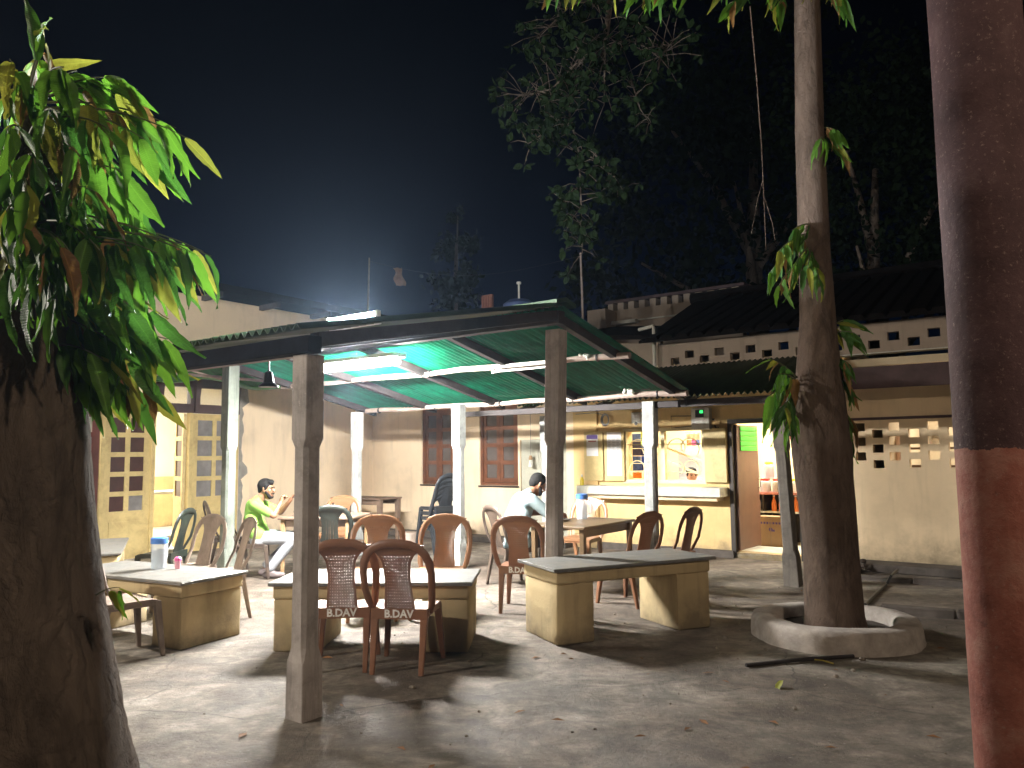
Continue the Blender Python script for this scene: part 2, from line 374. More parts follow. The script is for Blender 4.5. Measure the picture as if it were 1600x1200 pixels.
def bark_mat(name, c, sc=1.0, crack=0.25):
    m, t, b = nt(name); pos = nd(t, 'ShaderNodeNewGeometry').outputs['Position']
    st = nd(t, 'ShaderNodeMapping'); st.inputs['Scale'].default_value = (1, 1, 0.35); t.links.new(pos, st.inputs['Vector'])
    n1 = noise(t, 6*sc, 9, 0.72, vec=st.outputs[0], dist=0.8)
    col = ramp(t, n1, [(0.28, mul(c, 0.4)), (0.5, c), (0.72, mul(c, 1.5))])
    col = mix(t, ramp(t, noise(t, 2.3, 5, 0.6, vec=pos), [(0.45, 0.0), (0.7, 0.6)]), col, mul(c, 1.35))
    s3 = nd(t, 'ShaderNodeMapping'); s3.inputs['Scale'].default_value = (1, 1, 0.4); t.links.new(pos, s3.inputs['Vector'])
    nv = nd(t, 'ShaderNodeTexNoise'); nv.inputs['Scale'].default_value = 5; nv.inputs['Detail'].default_value = 5; t.links.new(pos, nv.inputs['Vector'])
    sv = nd(t, 'ShaderNodeVectorMath', operation='SCALE'); sv.inputs['Scale'].default_value = 0.22; t.links.new(nv.outputs['Color'], sv.inputs[0])
    av = nd(t, 'ShaderNodeVectorMath', operation='ADD'); t.links.new(s3.outputs[0], av.inputs[0]); t.links.new(sv.outputs[0], av.inputs[1])
    vb = nd(t, 'ShaderNodeTexVoronoi', feature='DISTANCE_TO_EDGE'); vb.inputs['Scale'].default_value = 9*sc; t.links.new(av.outputs[0], vb.inputs['Vector'])
    col = mix(t, ramp(t, vb.outputs['Distance'], [(0.0, crack), (0.12, 0.0)]), col, mul(c, 0.35))
    t.links.new(col, b.inputs['Base Color']); b.inputs['Roughness'].default_value = 0.92; b.inputs['Specular IOR Level'].default_value = 0.2
    hh = mix(t, crack*0.8, noise(t, 14*sc, 9, 0.75, vec=st.outputs[0], dist=0.8), ramp(t, vb.outputs['Distance'], [(0.0, 0.0), (0.15, 1.0)]))
    bump(t, b, hh, 1.0, 0.06); return m
M['bark'] = bark_mat('brown_bark', (0.15, 0.115, 0.09))
M['bark_smooth'] = bark_mat('grey_brown_bark', (0.15, 0.107, 0.083), 1.6, 0.06)

def pole_mat():
    m, t, b = nt('two_tone_pole_paint'); pos = nd(t, 'ShaderNodeNewGeometry').outputs['Position']
    sx = nd(t, 'ShaderNodeSeparateXYZ'); t.links.new(pos, sx.inputs[0])
    n1 = noise(t, 9, 8, 0.7, vec=pos)
    ma = nd(t, 'ShaderNodeMath', operation='MULTIPLY_ADD'); t.links.new(n1, ma.inputs[0]); ma.inputs[1].default_value = 0.07; t.links.new(sx.outputs[2], ma.inputs[2])
    up = ramp(t, ma.outputs[0], [(0.0, 0.0), (1.0, 1.0)])
    cmp_ = nd(t, 'ShaderNodeMath', operation='GREATER_THAN'); t.links.new(ma.outputs[0], cmp_.inputs[0]); cmp_.inputs[1].default_value = 1.535
    lo = ramp(t, noise(t, 5, 8, 0.7, vec=pos), [(0.3, (0.15, 0.048, 0.036)), (0.5, (0.27, 0.10, 0.075)), (0.7, (0.36, 0.19, 0.15))])
    hi = ramp(t, noise(t, 7, 8, 0.7, vec=pos), [(0.3, (0.05, 0.028, 0.030)), (0.55, (0.078, 0.044, 0.046)), (0.75, (0.11, 0.07, 0.07))])
    pc = mix(t, cmp_.outputs[0], lo, hi)
    pc = mix(t, ramp(t, noise(t, 75, 6, 0.8, vec=pos), [(0.58, 0.0), (0.66, 0.55)]), pc, (0.33, 0.24, 0.21))
    pc = mix(t, ramp(t, noise(t, 22, 8, 0.8, vec=pos), [(0.30, 0.7), (0.40, 0.0)]), pc, (0.05, 0.03, 0.028))
    t.links.new(pc, b.inputs['Base Color'])
    b.inputs['Roughness'].default_value = 0.75; b.inputs['Specular IOR Level'].default_value = 0.15; bump(t, b, noise(t, 40, 8, 0.7, vec=pos), 0.6, 0.008); return m
M['pole'] = pole_mat()

def ground_mat():
    m, t, b = nt('yard_concrete'); pos = nd(t, 'ShaderNodeNewGeometry').outputs['Position']
    base = ramp(t, noise(t, 0.55, 9, 0.62, vec=pos, dist=0.6), [(0.32, (0.09, 0.066, 0.05)), (0.46, (0.165, 0.132, 0.105)), (0.66, (0.29, 0.258, 0.215))])
    fine = ramp(t, noise(t, 7, 9, 0.72, vec=pos), [(0.3, 0.5), (0.7, 1.25)])
    col = mix(t, 1.0, base, fine, 'MULTIPLY')
    col = mix(t, 1.0, col, ramp(t, noise(t, 2.6, 8, 0.7, vec=pos, dist=0.9), [(0.36, 0.5), (0.5, 1.0), (0.64, 1.45)]), 'MULTIPLY')
    st = nd(t, 'ShaderNodeMapping'); st.inputs['Rotation'].default_value = (0, 0, 0.35); st.inputs['Scale'].default_value = (1.0, 2.0, 1); t.links.new(pos, st.inputs['Vector'])
    sw = ramp(t, noise(t, 2.4, 8, 0.7, vec=st.outputs[0], dist=1.2), [(0.46, 0.0), (0.66, 0.75)])
    col = mix(t, sw, col, (0.075, 0.06, 0.048))
    vo = nd(t, 'ShaderNodeTexVoronoi', feature='DISTANCE_TO_EDGE'); vo.inputs['Scale'].default_value = 0.33
    wp = nd(t, 'ShaderNodeVectorMath', operation='ADD')
    nn = nd(t, 'ShaderNodeTexNoise'); nn.inputs['Scale'].default_value = 1.3; nn.inputs['Detail'].default_value = 6; t.links.new(pos, nn.inputs['Vector'])
    sc_ = nd(t, 'ShaderNodeVectorMath', operation='SCALE'); sc_.inputs['Scale'].default_value = 0.7; t.links.new(nn.outputs['Color'], sc_.inputs[0])
    t.links.new(pos, wp.inputs[0]); t.links.new(sc_.outputs[0], wp.inputs[1]); t.links.new(wp.outputs[0], vo.inputs['Vector'])
    cr = mix(t, 1.0, ramp(t, vo.outputs['Distance'], [(0.0, 0.95), (0.0042, 0.0)]), ramp(t, noise(t, 0.8, 4, 0.6, vec=pos), [(0.45, 0.0), (0.55, 1.0)]), 'MULTIPLY')
    pt = ramp(t, noise(t, 0.95, 10, 0.68, vec=pos, dist=0.4), [(0.53, 0.0), (0.56, 0.42), (0.62, 0.3)])
    col = mix(t, pt, col, (0.085, 0.068, 0.054))
    col = mix(t, cr, col, (0.045, 0.036, 0.03))
    sp = ramp(t, noise(t, 34, 5, 0.85, vec=pos), [(0.60, 0.0), (0.68, 0.8)])
    col = mix(t, sp, col, (0.40, 0.37, 0.33))
    sd = ramp(t, noise(t, 45, 5, 0.85, vec=pos), [(0.30, 0.85), (0.40, 0.0)])
    col = mix(t, sd, col, (0.04, 0.033, 0.028))
    t.links.new(col, b.inputs['Base Color'])
    t.links.new(ramp(t, noise(t, 2, 6, 0.6, vec=pos), [(0.35, 0.55), (0.7, 0.9)]), b.inputs['Roughness'])
    h = mix(t, 0.35, noise(t, 30, 9, 0.75, vec=pos), noise(t, 4, 6, 0.6, vec=pos))
    bump(t, b, h, 0.9, 0.04); return m
M['ground'] = ground_mat()

# ------------------------------------------------------------------ the place: a walled court turned 36 degrees to the view
YAW = rad(-36)
O = Vector((-2.8, 15.37, 0))
US = Vector((math.cos(YAW), math.sin(YAW), 0)); VS = Vector((-math.sin(YAW), math.cos(YAW), 0))
def W(s, t, z=0.0): return O + US*s - VS*t + Vector((0, 0, z))

g = MB(); n = 60
g.add([(-70, -25, 0), (70, -25, 0), (70, 90, 0), (-70, 90, 0)], [(0, 1, 2, 3)])
tag(g.build('ground', M['ground']), 'worn grey brown concrete yard', None, kind='structure')
# ------------------------------------------------------------------ buildings
def corrugated(name, mat, parent, x0, x1, ya, za, yb, zb, amp=0.018, pitch=0.076, th=0.004, seg=8, sag=0.0, cut=0.0):
    # a profiled sheet: waves run across x, the sheet falls from (ya, za) to (yb, zb)
    n = max(4, int(round((x1-x0)/pitch*6))); vs_, fs_ = [], []
    rr = random.Random(int(x0*100)+n)
    ph = rr.uniform(0, 6.28); dz = rr.uniform(-0.006, 0.006); dy = rr.uniform(-cut, cut)
    for j in range(seg+1):
        q = j/seg
        for i in range(n+1):
            x = x0+(x1-x0)*i/n
            w = math.sin(2*PI*x/pitch+ph)
            vs_.append((x, ya+(yb+dy-ya)*q, za+(zb-za)*q+amp*w+dz-sag*math.sin(PI*q)))
    for j in range(seg):
        for i in range(n):
            a = j*(n+1)+i; fs_.append((a, a+1, a+n+2, a+n+1))
    me = bpy.data.meshes.new(name); me.from_pydata(vs_, [], fs_)
    bm = bmesh.new(); bm.from_mesh(me); bmesh.ops.solidify(bm, geom=bm.faces[:], thickness=th); bm.to_mesh(me); bm.free()
    me.materials.append(mat); me.shade_smooth(); me.set_sharp_from_angle(angle=rad(60))
    return link(name, me, parent)
def tube_fixture(name, label, loc, direction, length, mat_glow, group=None, parent=None, r=0.016, body=0.03, flip=False):
    # batten, two lamp holders and the glowing tube; local x runs along the tube
    d = Vector(direction).normalized()
    t = thing(name, label, 'lamp', loc, 0, group)
    t.rotation_mode = 'QUATERNION'; t.rotation_quaternion = d.to_track_quat('X', 'Z')
    if flip: t.rotation_quaternion = t.rotation_quaternion @ Euler((PI, 0, 0)).to_quaternion()
    h = length/2
    MB().box(-h-0.02, h+0.02, -body, body, 0.03, 0.075).build('batten', M['white_plastic'], t, bevel=0.004)
    for s in (-1, 1):
        MB().box(s*h-0.015, s*h+0.015, -0.018, 0.018, -0.02, 0.032).build('lamp_holder', M['white_plastic'], t, bevel=0.003)
    MB().tube([(-h+0.017, 0, 0), (h-0.017, 0, 0)], r, 12).build('tube', mat_glow, t, smooth='auto')
    return t
def door_leaf(parent, name, mat, w, z0, z1, cols, rows, pane_mats, thick=0.04, low=0.8, stile=0.10, rail=0.07, loc=None, rot=None, label=None):
    # a panelled leaf from x=0 to x=w, with a grid of panes above a solid panel; panes are sub-parts
    pw = (w-2*stile-(cols-1)*rail)/cols; ph = (z1-low-stile-(rows)*rail)/rows
    holes = []
    for i in range(cols):
        for j in range(rows):
            x = stile+i*(pw+rail); z = low+rail+j*(ph+rail); holes.append((x, x+pw, z, z+ph))
    mb = MB(); mb.cells(0, w, z0, z1, thick, holes)
    # raised lower panel
    mb.box(stile, w-stile, -0.012, -0.001, z0+0.12, low-0.08)
    o = mb.build(name, mat, parent, loc=loc, rot=rot)
    if label: o['label'] = label
    for k, h in enumerate(holes):
        MB().box(h[0]-0.005, h[1]+0.005, thick*0.45, thick*0.6, h[2]-0.005, h[3]+0.005).build('pane', pane_mats[k % len(pane_mats)], o)
    return o

def thin_glass(name, op):
    m, t, b = nt(name); b.inputs['Base Color'].default_value = (0.6, 0.6, 0.58, 1); b.inputs['Roughness'].default_value = 0.15
    tr = nd(t, 'ShaderNodeBsdfTransparent'); mx = nd(t, 'ShaderNodeMixShader'); mx.inputs[0].default_value = op
    t.links.new(tr.outputs[0], mx.inputs[1]); t.links.new(b.outputs[0], mx.inputs[2]); t.links.new(mx.outputs[0], t.nodes['Material Output'].inputs[0]); return m
M['window_glass'] = thin_glass('dusty_window_glass', 0.2)
# ---- left building: long cream wall with the yellow doors (local x runs away from the camera to the corner, y goes into the room)
lb = thing('left_building', 'cream plastered building with yellow glazed doors behind the lime shirted man', 'building', O, YAW+PI/2)
WT = 0.25
DX0, DX1 = -6.3, -3.05
MB().cells(-13, 0.25, 0, 4.10, WT, [(DX0, DX1, -1, 2.83)]).build('wall', M['cream'], lb)
ro = MB(); ro.hexa([(-13.2, -0.55, 4.12), (0.6, -0.55, 4.12), (0.6, 5.2, 5.0), (-13.2, 5.2, 5.0)], [(-13.2, -0.55, 4.24), (0.6, -0.55, 4.24), (0.6, 5.2, 5.12), (-13.2, 5.2, 5.12)])
ro.build('roof', M['roof_tile'], lb)
for k in range(12):
    x = -12.6+k*1.1
    MB().hexa([(x, -0.5, 4.03), (x+0.07, -0.5, 4.03), (x+0.07, -0.002, 4.03), (x, -0.002, 4.03)], [(x, -0.5, 4.115), (x+0.07, -0.5, 4.115), (x+0.07, -0.002, 4.117), (x, -0.002, 4.117)]).build('rafter_end', M['timber'], lb)
# room behind the doors
rm = MB()
rm.box(-7.4, 0.1, 4.2, 4.3, 0, 3.2); rm.box(-7.5, -7.4, 0.26, 4.3, 0, 3.2); rm.box(0.1, 0.2, 0.26, 4.3, 0, 3.2); rm.box(-7.5, 0.2, 0.26, 4.3, 3.2, 3.3)
rm.build('room_shell', M['room_wall'], lb)
MB().box(-7.39, 0.09, 0.26, 4.19, 0.004, 0.06).build('room_floor', M['slab_white'], lb)
MB().box(-3.4, -2.6, 4.16, 4.195, 0.3, 2.1).build('inner_door', M['navy'], lb)
MB().box(-2.4, -0.4, 4.15, 4.19, 0.065, 1.1).build('dado', M['yellow_wall'], lb)
# frame and transom
fr = MB()
tx = [(-6.28, -5.72), (-5.58, -5.02), (-4.94, -4.52), (-4.42, -3.94), (-3.78, -3.22)]
fr.cells(DX0+0.002, DX1-0.002, 2.20, 2.82, 0.12, [(a, b_, 2.34, 2.61) for a, b_ in tx], y0=-0.02)
tro = fr.build('transom', M['transom'], lb)
for a, b_ in tx: MB().box(a-0.01, b_+0.01, 0.05, 0.056, 2.33, 2.62).build('pane', M['window_glass'], tro)
for x in (-5.65, -4.98, -4.47, -3.86, -3.14):
    MB().hexa([(x-0.03, -0.06, 2.22), (x+0.03, -0.06, 2.22), (x+0.03, -0.022, 2.22), (x-0.03, -0.022, 2.22)], [(x-0.045, -0.14, 2.80), (x+0.045, -0.14, 2.80), (x+0.045, -0.022, 2.80), (x-0.045, -0.022, 2.80)]).build('bracket', M['transom'], lb)
MB().box(DX0-0.02, DX1+0.02, -0.20, 0.0, 2.835, 2.90).build('ledge', M['fascia'], lb)
for x in (DX0+0.03, -5.28, -4.52, -3.91, DX1-0.03):
    MB().box(x-0.028, x+0.028, 0.0, 0.1, 0, 2.199).build('door_post', M['yellow_door'], lb)
door_leaf(lb, 'door_leaf', M['yellow_door'], 0.80, 0.02, 2.19, 2, 4, [M['pane']], loc=(-3.88, 0.03, 0))
door_leaf(lb, 'door_leaf', M['yellow_door'], 0.62, 0.02, 2.19, 1, 4, [M['pane_maroon']], loc=(-3.94, 0.10, 0), rot=(0, 0, rad(71)))
door_leaf(lb, 'door_leaf', M['yellow_door'], 0.70, 0.02, 2.19, 2, 5, [M['pane_maroon'], M['pane_maroon'], M['pane_maroon'], M['pane_maroon'], M['pane_maroon'], M['pane']], low=0.65, loc=(-5.25, 0.03, 0))
door_leaf(lb, 'door_leaf', M['maroon'], 0.92, 0.02, 2.19, 3, 5, [M['grey_door'], M['pane']], low=0.65, loc=(-6.24, 0.03, 0))
# grey cement patching beside the door frame
pa = MB(); rr = random.Random(5); zz = 0.02; prev = 0.10
vs_, fs_ = [], []
for k in range(29):
    zz = 0.02+k*0.1; w = 0.05+0.05*rr.random()+(0.11 if k in (12, 13, 24, 25, 26) else 0)
    vs_ += [(DX1+0.004, -0.004, zz), (DX1+w, -0.004, zz)]
for k in range(28): fs_.append((2*k, 2*k+1, 2*k+3, 2*k+2))
pa.add(vs_, fs_); pa.build('cement_patch', plain('grey_cement', (0.30, 0.28, 0.25), 0.9, 0.3, 9, bmp=0.4), lb)
mr_ = emit('room_tube_glow', (1.0, 0.95, 0.82), 90)
tube_fixture('tube_lamp', 'glowing tube lamp inside the room behind the yellow doors', O+VS*(-4.2)-US*2.4+Vector((0, 0, 3.02)), VS, 1.2, mr_)
ll = bpy.data.lights.new('room_lamp_light', 'AREA'); ll.shape = 'RECTANGLE'; ll.size = 1.2; ll.size_y = 0.06; ll.energy = ROOM_W; ll.color = (1.0, 0.94, 0.80)
lo = bpy.data.objects.new('room_lamp_light', ll); COL.objects.link(lo); lo.location = O+VS*(-4.2)-US*2.4+Vector((0, 0, 2.98)); lo.rotation_euler = (0, 0, YAW+PI/2)
# inside: the serving table
tb = thing('serving_table', 'white topped serving table inside the lit room past the open yellow door', 'table', O+VS*(-3.6)-US*2.0, YAW+PI/2)
MB().box(-0.9, 0.9, -0.35, 0.35, 0.86, 0.9).build('tabletop', M['slab_white'], tb, bevel=0.006)
for x in (-0.82, 0.82):
    for y in (-0.3, 0.3): MB().box(x-0.02, x+0.02, y-0.02, y+0.02, 0.06, 0.86).build('leg', M['iron'], tb)
MB().tube([(-0.82, -0.3, 0.35), (-0.1, -0.3, 0.86)], 0.012, 6).build('brace', M['iron'], tb)
# lime plastic awning over the doors
aw = thing('plastic_awning', 'limp lime green plastic awning sagging above the yellow doors', 'awning', O, YAW+PI/2)
vs_, fs_ = [], []
nx_, ny_ = 24, 8
for i in range(nx_+1):
    for j in range(ny_+1):
        x = -6.4+4.2*i/nx_; y = -0.02-1.35*j/ny_
        z = 3.02-0.35*j/ny_-0.16*math.sin(PI*j/ny_)+0.03*math.sin(x*5+j*0.6)-0.12*(j/ny_)*abs(math.sin((x+6.4)/4.2*PI*2))
        vs_.append((x, y, z))
for i in range(nx_):
    for j in range(ny_):
        a = i*(ny_+1)+j; fs_.append((a, a+1, a+ny_+2, a+ny_+1))
am = MB(); am.add(vs_, fs_); me = am.mesh('awning_sheet', M['sheet_lime'], smooth=True)
bm = bmesh.new(); bm.from_mesh(me); bmesh.ops.solidify(bm, geom=bm.faces[:], thickness=0.004); bm.to_mesh(me); bm.free()
link('awning_sheet', me, aw)
MB().tube([(-6.5, -1.36, 2.65), (-2.1, -1.36, 2.65)], 0.022, 8).build('awning_pipe', M['pipe'], aw, smooth='auto')
for x in (-6.3, -4.3, -2.3): MB().tube([(x, 0, 2.95), (x, -1.36, 2.62)], 0.016, 6).build('awning_arm', M['pipe'], aw)

# ---- back building (local x = s along the wall, y goes behind it)
bb = thing('back_building', 'cream back wall with brown shuttered windows in the court corner', 'building', O, YAW)
MB().cells(0.0, 4.72, 0, 3.0, 0.25, [(1.33, 2.13, 0.95, 2.40), (2.73, 3.57, 0.95, 2.40), (3.62, 4.55, 0.05, 1.74)]).build('wall', M['cream'], bb)
r_ = MB(); r_.hexa([(0.0, -0.35, 2.98), (4.72, -0.35, 2.98), (4.72, 3.2, 3.55), (0.0, 3.2, 3.55)], [(0.0, -0.35, 3.06), (4.72, -0.35, 3.06), (4.72, 3.2, 3.63), (0.0, 3.2, 3.63)]); r_.build('roof', M['roof_tile'], bb)
def shutter_window(parent, x0, x1, z0, z1):
    f = MB(); f.cells(x0+0.002, x1-0.002, z0+0.002, z1-0.002, 0.12, [(x0+0.05, x1-0.05, z0+0.05, z1-0.05)], y0=0.03); w = f.build('window', M['shutter'], parent)
    xm = (x0+x1)/2
    for a, b_ in ((x0+0.052, xm-0.002), (xm+0.002, x1-0.052)):
        hs = []; ph = (z1-z0-0.11-0.4)/4
        for j in range(4):
            q = z0+0.06+0.07+j*(ph+0.07); hs.append((a+0.07, b_-0.07, q, q+ph))
        MB().cells(a, b_, z0+0.055, z1-0.055, 0.035, hs, y0=0.05).build('shutter_leaf', M['shutter'], w)
        for h in hs: MB().box(h[0]-0.004, h[1]+0.004, 0.066, 0.074, h[2]-0.004, h[3]+0.004).build('pane', M['shutter_glass'], w)
    MB().box(x0-0.02, x1+0.02, -0.025, 0.03, z0-0.03, z0-0.002).build('window_sill', M['dark_frame'], w)
    return w
shutter_window(bb, 1.33, 2.13, 0.95, 2.40); shutter_window(bb, 2.73, 3.57, 0.95, 2.40)
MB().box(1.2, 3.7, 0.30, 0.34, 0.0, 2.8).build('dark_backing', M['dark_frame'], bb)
dl = MB(); dl.box(3.625, 4.545, 0.03, 0.07, 0.052, 1.737); dob = dl.build('door_leaf', M['grey_door'], bb)
for zc in (0.15, 0.72, 1.28):
    MB().box(3.72, 4.06, 0.015, 0.029, zc, zc+0.46 if zc < 1.2 else zc+0.38).build('door_panel', M['grey_door'], dob)
    MB().box(4.12, 4.46, 0.015, 0.029, zc, zc+0.46 if zc < 1.2 else zc+0.38).build('door_panel', M['grey_door'], dob)
MB().box(0, 4.72, -0.35, -0.002, 0.004, 0.09).build('plinth', M['kerb'], bb, bevel=0.01)
# ---- kiosk building with hatch and shop door, and the pierced wall after it
kb = thing('kiosk_building', 'yellow snack kiosk with a serving hatch and an open shop door', 'building', O, YAW)
K0, K1 = 4.74, 8.86
HX = (5.66, 6.90, 1.08, 1.82); DXK = (7.36, 8.26, 0.08, 1.90)
MB().cells(K0, K1, 0, 2.74, 0.2, [HX, DXK]).build('wall', M['yellow_wall'], kb)
MB().box(K0-0.02, K0+0.42, -0.05, -0.001, 0.0, 2.30).build('pilaster', M['yellow_wall'], kb, bevel=0.006)
MB().box(5.1, 7.2, -0.045, -0.001, 1.885, 1.95).build('lintel', M['yellow_wall'], kb, bevel=0.006)
# room shell
sh = MB(); D1 = 2.4
sh.box(K0-0.1, K1+0.1, D1, D1+0.1, 0, 2.75); sh.box(K0-0.1, K0, 0.21, D1, 0, 2.75); sh.box(K1, K1+0.1, 0.21, D1, 0, 2.75); sh.box(K0-0.1, K1+0.1, 0.21, D1+0.1, 2.75, 2.85)
sh.build('room_shell', M['shop_wall'], kb)
MB().box(K0, K1, 0.0, D1, 0.004, 0.078).build('room_floor', M['slab_white'], kb)
MB().box(K0+0.4, DXK[0]-0.02, -0.07, -0.001, 0.0, 0.10).build('plinth', M['kerb'], kb)
# hatch frame, grille, shutters
hf = MB(); hf.cells(HX[0]-0.05, HX[1]+0.05, HX[2]-0.05, HX[3]+0.05, 0.08, [(HX[0]+0.002, 6.25, HX[2]+0.002, HX[3]-0.002), (6.31, HX[1]-0.002, HX[2]+0.002, HX[3]-0.002)], y0=-0.02)
hfo = hf.build('hatch_frame', M['grille'], kb)
gm = MB()
for (a, b_) in ((HX[0]+0.02, 6.24), (6.32, HX[1]-0.02)):
    cx = (a+b_)/2; w = (b_-a)/2
    for sgn in (-1, 1):
        for zz, rr_ in ((1.25, 0.15), (1.56, 0.17)):
            pts = []
            for k in range(17):
                an = PI*1.5*k/16 - PI*0.25; q = rr_*(1-0.35*k/16)
                pts.append((cx+sgn*(w-0.02-rr_+q*math.cos(an)), 0.0, zz+q*math.sin(an)))
            gm.tube(pts, 0.008, 6)
    for zz in (1.2, 1.62): gm.tube([(a, 0.0, zz), (b_, 0.0, zz)], 0.007, 6)
gm.build('grille', M['grille'], hfo, smooth='auto')
for (x0, ang, pap) in ((5.30, 0, True), (4.94, 0, False)):
    s_ = MB().box(0.004, 0.348, -0.03, -0.004, 1.06, 1.84).build('hatch_shutter', M['yellow_door'], kb, loc=(x0, -0.06 if not pap else -0.05, 0), bevel=0.004)
    if pap:
        pp = MB().box(0.06, 0.31, -0.034, -0.0305, 1.14, 1.82).build('paper_notice', M['paper'], s_)
        lm = MB()
        for k in range(22):
            for c in range(3): lm.box(0.08+c*0.075, 0.08+c*0.075+0.04+0.02*((k*7+c*3) % 2), -0.0352, -0.0342, 1.17+k*0.027, 1.178+k*0.027)
        lm.build('print_lines', M['ink'], s_)
MB().box(0.0, 0.34, -0.035, 0.0, 1.06, 1.84).build('hatch_shutter', M['yellow_door'], kb, loc=(6.96, -0.03, 0), rot=(0, 0, rad(-6)), bevel=0.004)
# serving sill
MB().box(4.93, 7.28, -0.34, -0.002, 0.86, 0.99).build('serving_sill', M['slab_white'], kb, bevel=0.012)
MB().box(5.1, 7.2, -0.26, -0.002, 0.80, 0.858).build('sill_bracket', M['dun_wall'], kb)
# door frame and open leaf
df = MB(); df.cells(DXK[0]-0.06, DXK[1]+0.06, 0.02, DXK[3]+0.06, 0.1, [(DXK[0]+0.001, DXK[1]-0.001, -1, DXK[3]-0.001)], y0=-0.03); df.build('door_frame', M['dark_frame'], kb)
dleaf = MB().box(0, 0.78, -0.02, 0.02, 0.10, 1.88).build('door_leaf', M['shop_door'], kb, loc=(DXK[0]+0.025, 0.05, 0), rot=(0, 0, rad(87)), bevel=0.004)
MB().tube([(0.72, -0.02, 0.95), (0.72, -0.06, 0.97), (0.72, -0.06, 1.07), (0.72, -0.02, 1.09)], 0.008, 6).build('door_handle', M['steel'], dleaf)
for k in range(5):
    MB().box(0.10, 0.72, -0.036, -0.022, 1.51+k*0.072, 1.57+k*0.072).build('slat', M['green_slat'], dleaf, bevel=0.004)
# wall fittings on the kiosk
mb_ = thing('electric_meter', 'grey electric meter box with a green light high on the kiosk wall', 'meter box', W(6.93, 0.0, 1.98), YAW)
MB().box(-0.14, 0.14, -0.12, -0.002, -0.16, 0.16).build('case', M['white_plastic'], mb_, bevel=0.012)
MB().box(-0.07, 0.06, -0.126, -0.121, 0.02, 0.13).build('display_window', M['black'], mb_)
MB().box(0.0, 0.05, -0.13, -0.127, 0.08, 0.12).build('indicator', emit('green_indicator', (0.05, 1.0, 0.2), 1.2), mb_)
MB().tube([(-0.14, -0.03, 0.05), (-0.5, -0.015, 0.06), (-0.5, -0.015, -0.12), (-0.14, -0.03, -0.10)], 0.006, 5).build('cable', M['black'], mb_)
sb_ = thing('switch_board', 'small white switch board above the hatch of the kiosk', 'switch', W(5.86, 0.0, 2.0), YAW)
MB().box(-0.085, 0.085, -0.04, -0.002, -0.12, 0.12).build('plate', M['white_plastic'], sb_, bevel=0.006)
for k in range(3): MB().box(-0.055+0.04*k, -0.025+0.04*k, -0.052, -0.041, 0.03, 0.08).build('switch', M['paper'], sb_)
MB().lathe([(0.028, 0), (0.028, 0.014)], 14).build('socket', M['black'], sb_, loc=(0, -0.041, -0.05), rot=(PI/2, 0, 0))
cb = thing('cable_coil', 'looped grey cable coil hanging on the kiosk wall', 'cable', W(5.33, 0.06, 2.02), YAW)
cm = MB()
for k in range(4):
    cm.tube([((0.05+0.008*k)*math.cos(a*PI/8), -0.006*k, (0.075+0.008*k)*math.sin(a*PI/8)) for a in range(17)], 0.006, 5)
cm.build('coil', M['iron'], cb); MB().tube([(-0.02, 0, 0.08), (-0.2, 0, 0.12), (-0.55, 0, 0.11)], 0.006, 5).build('cable_run', M['iron'], cb)
po = thing('payment_poster', 'white payment poster with a purple header on the left hatch shutter', 'poster', W(5.105, 0.101, 1.62), YAW)
MB().box(-0.105, 0.105, -0.004, 0.0, -0.17, 0.17).build('sheet', M['paper'], po)
MB().box(-0.1, 0.1, -0.006, -0.0045, 0.10, 0.165).build('header', M['purple'], po)
MB().box(-0.07, 0.07, -0.006, -0.0045, 0.055, 0.075).build('print_line', plain('red_print', (0.4, 0.1, 0.1)), po)
# painted scribble
def text_mesh(name, body, size, mat, parent=None, loc=(0,0,0), rot=(0,0,0), depth=0.0008, shear=0.0):
    cu = bpy.data.curves.new(name, 'FONT'); cu.body = body; cu.size = size; cu.align_x = 'CENTER'; cu.align_y = 'CENTER'; cu.extrude = depth; cu.resolution_u = 2; cu.offset = 0.0024 if body == 'B.DAV' else 0.0; cu.shear = shear
    tmp = bpy.data.objects.new(name+'_tmp', cu); COL.objects.link(tmp)
    dg = bpy.context.evaluated_depsgraph_get(); me = bpy.data.meshes.new_from_object(tmp.evaluated_get(dg))
    COL.objects.unlink(tmp); bpy.data.objects.remove(tmp); me.materials.clear(); me.materials.append(mat); me.name = name
    return link(name, me, parent, loc, rot)
text_mesh('painted_number', '~7c', 0.22, M['dark_frame'], kb, (7.0, -0.003, 1.89), (PI/2, rad(-4), 0), shear=0.3)

# ---- pierced wall building on the right
pb = thing('pierced_wall_building', 'dun plastered store with square vent holes beside the big tree', 'building', O, YAW)
P0, P1 = 8.87, 14.0
VH = []
for px_, rows in ((9.06, (1.80, 1.61, 1.42)), (9.27, (1.71, 1.52, 1.32)), (9.465, (1.80, 1.62, 1.42)), (9.69, (1.71, 1.52, 1.33)), (9.905, (1.80, 1.62, 1.43)), (10.13, (1.72, 1.53, 1.33)), (10.35, (1.80, 1.62, 1.43))):
    for r in rows: VH.append((px_-0.06, px_+0.065, r-0.055, r+0.05))
MB().cells(P0, P1, 0, 2.42, 0.12, VH).build('wall', M['dun_wall'], pb)
MB().box(P0, P1, -0.03, -0.002, 1.885, 1.92).build('string_course', M['fascia'], pb, wobble=0.004, sub=3)
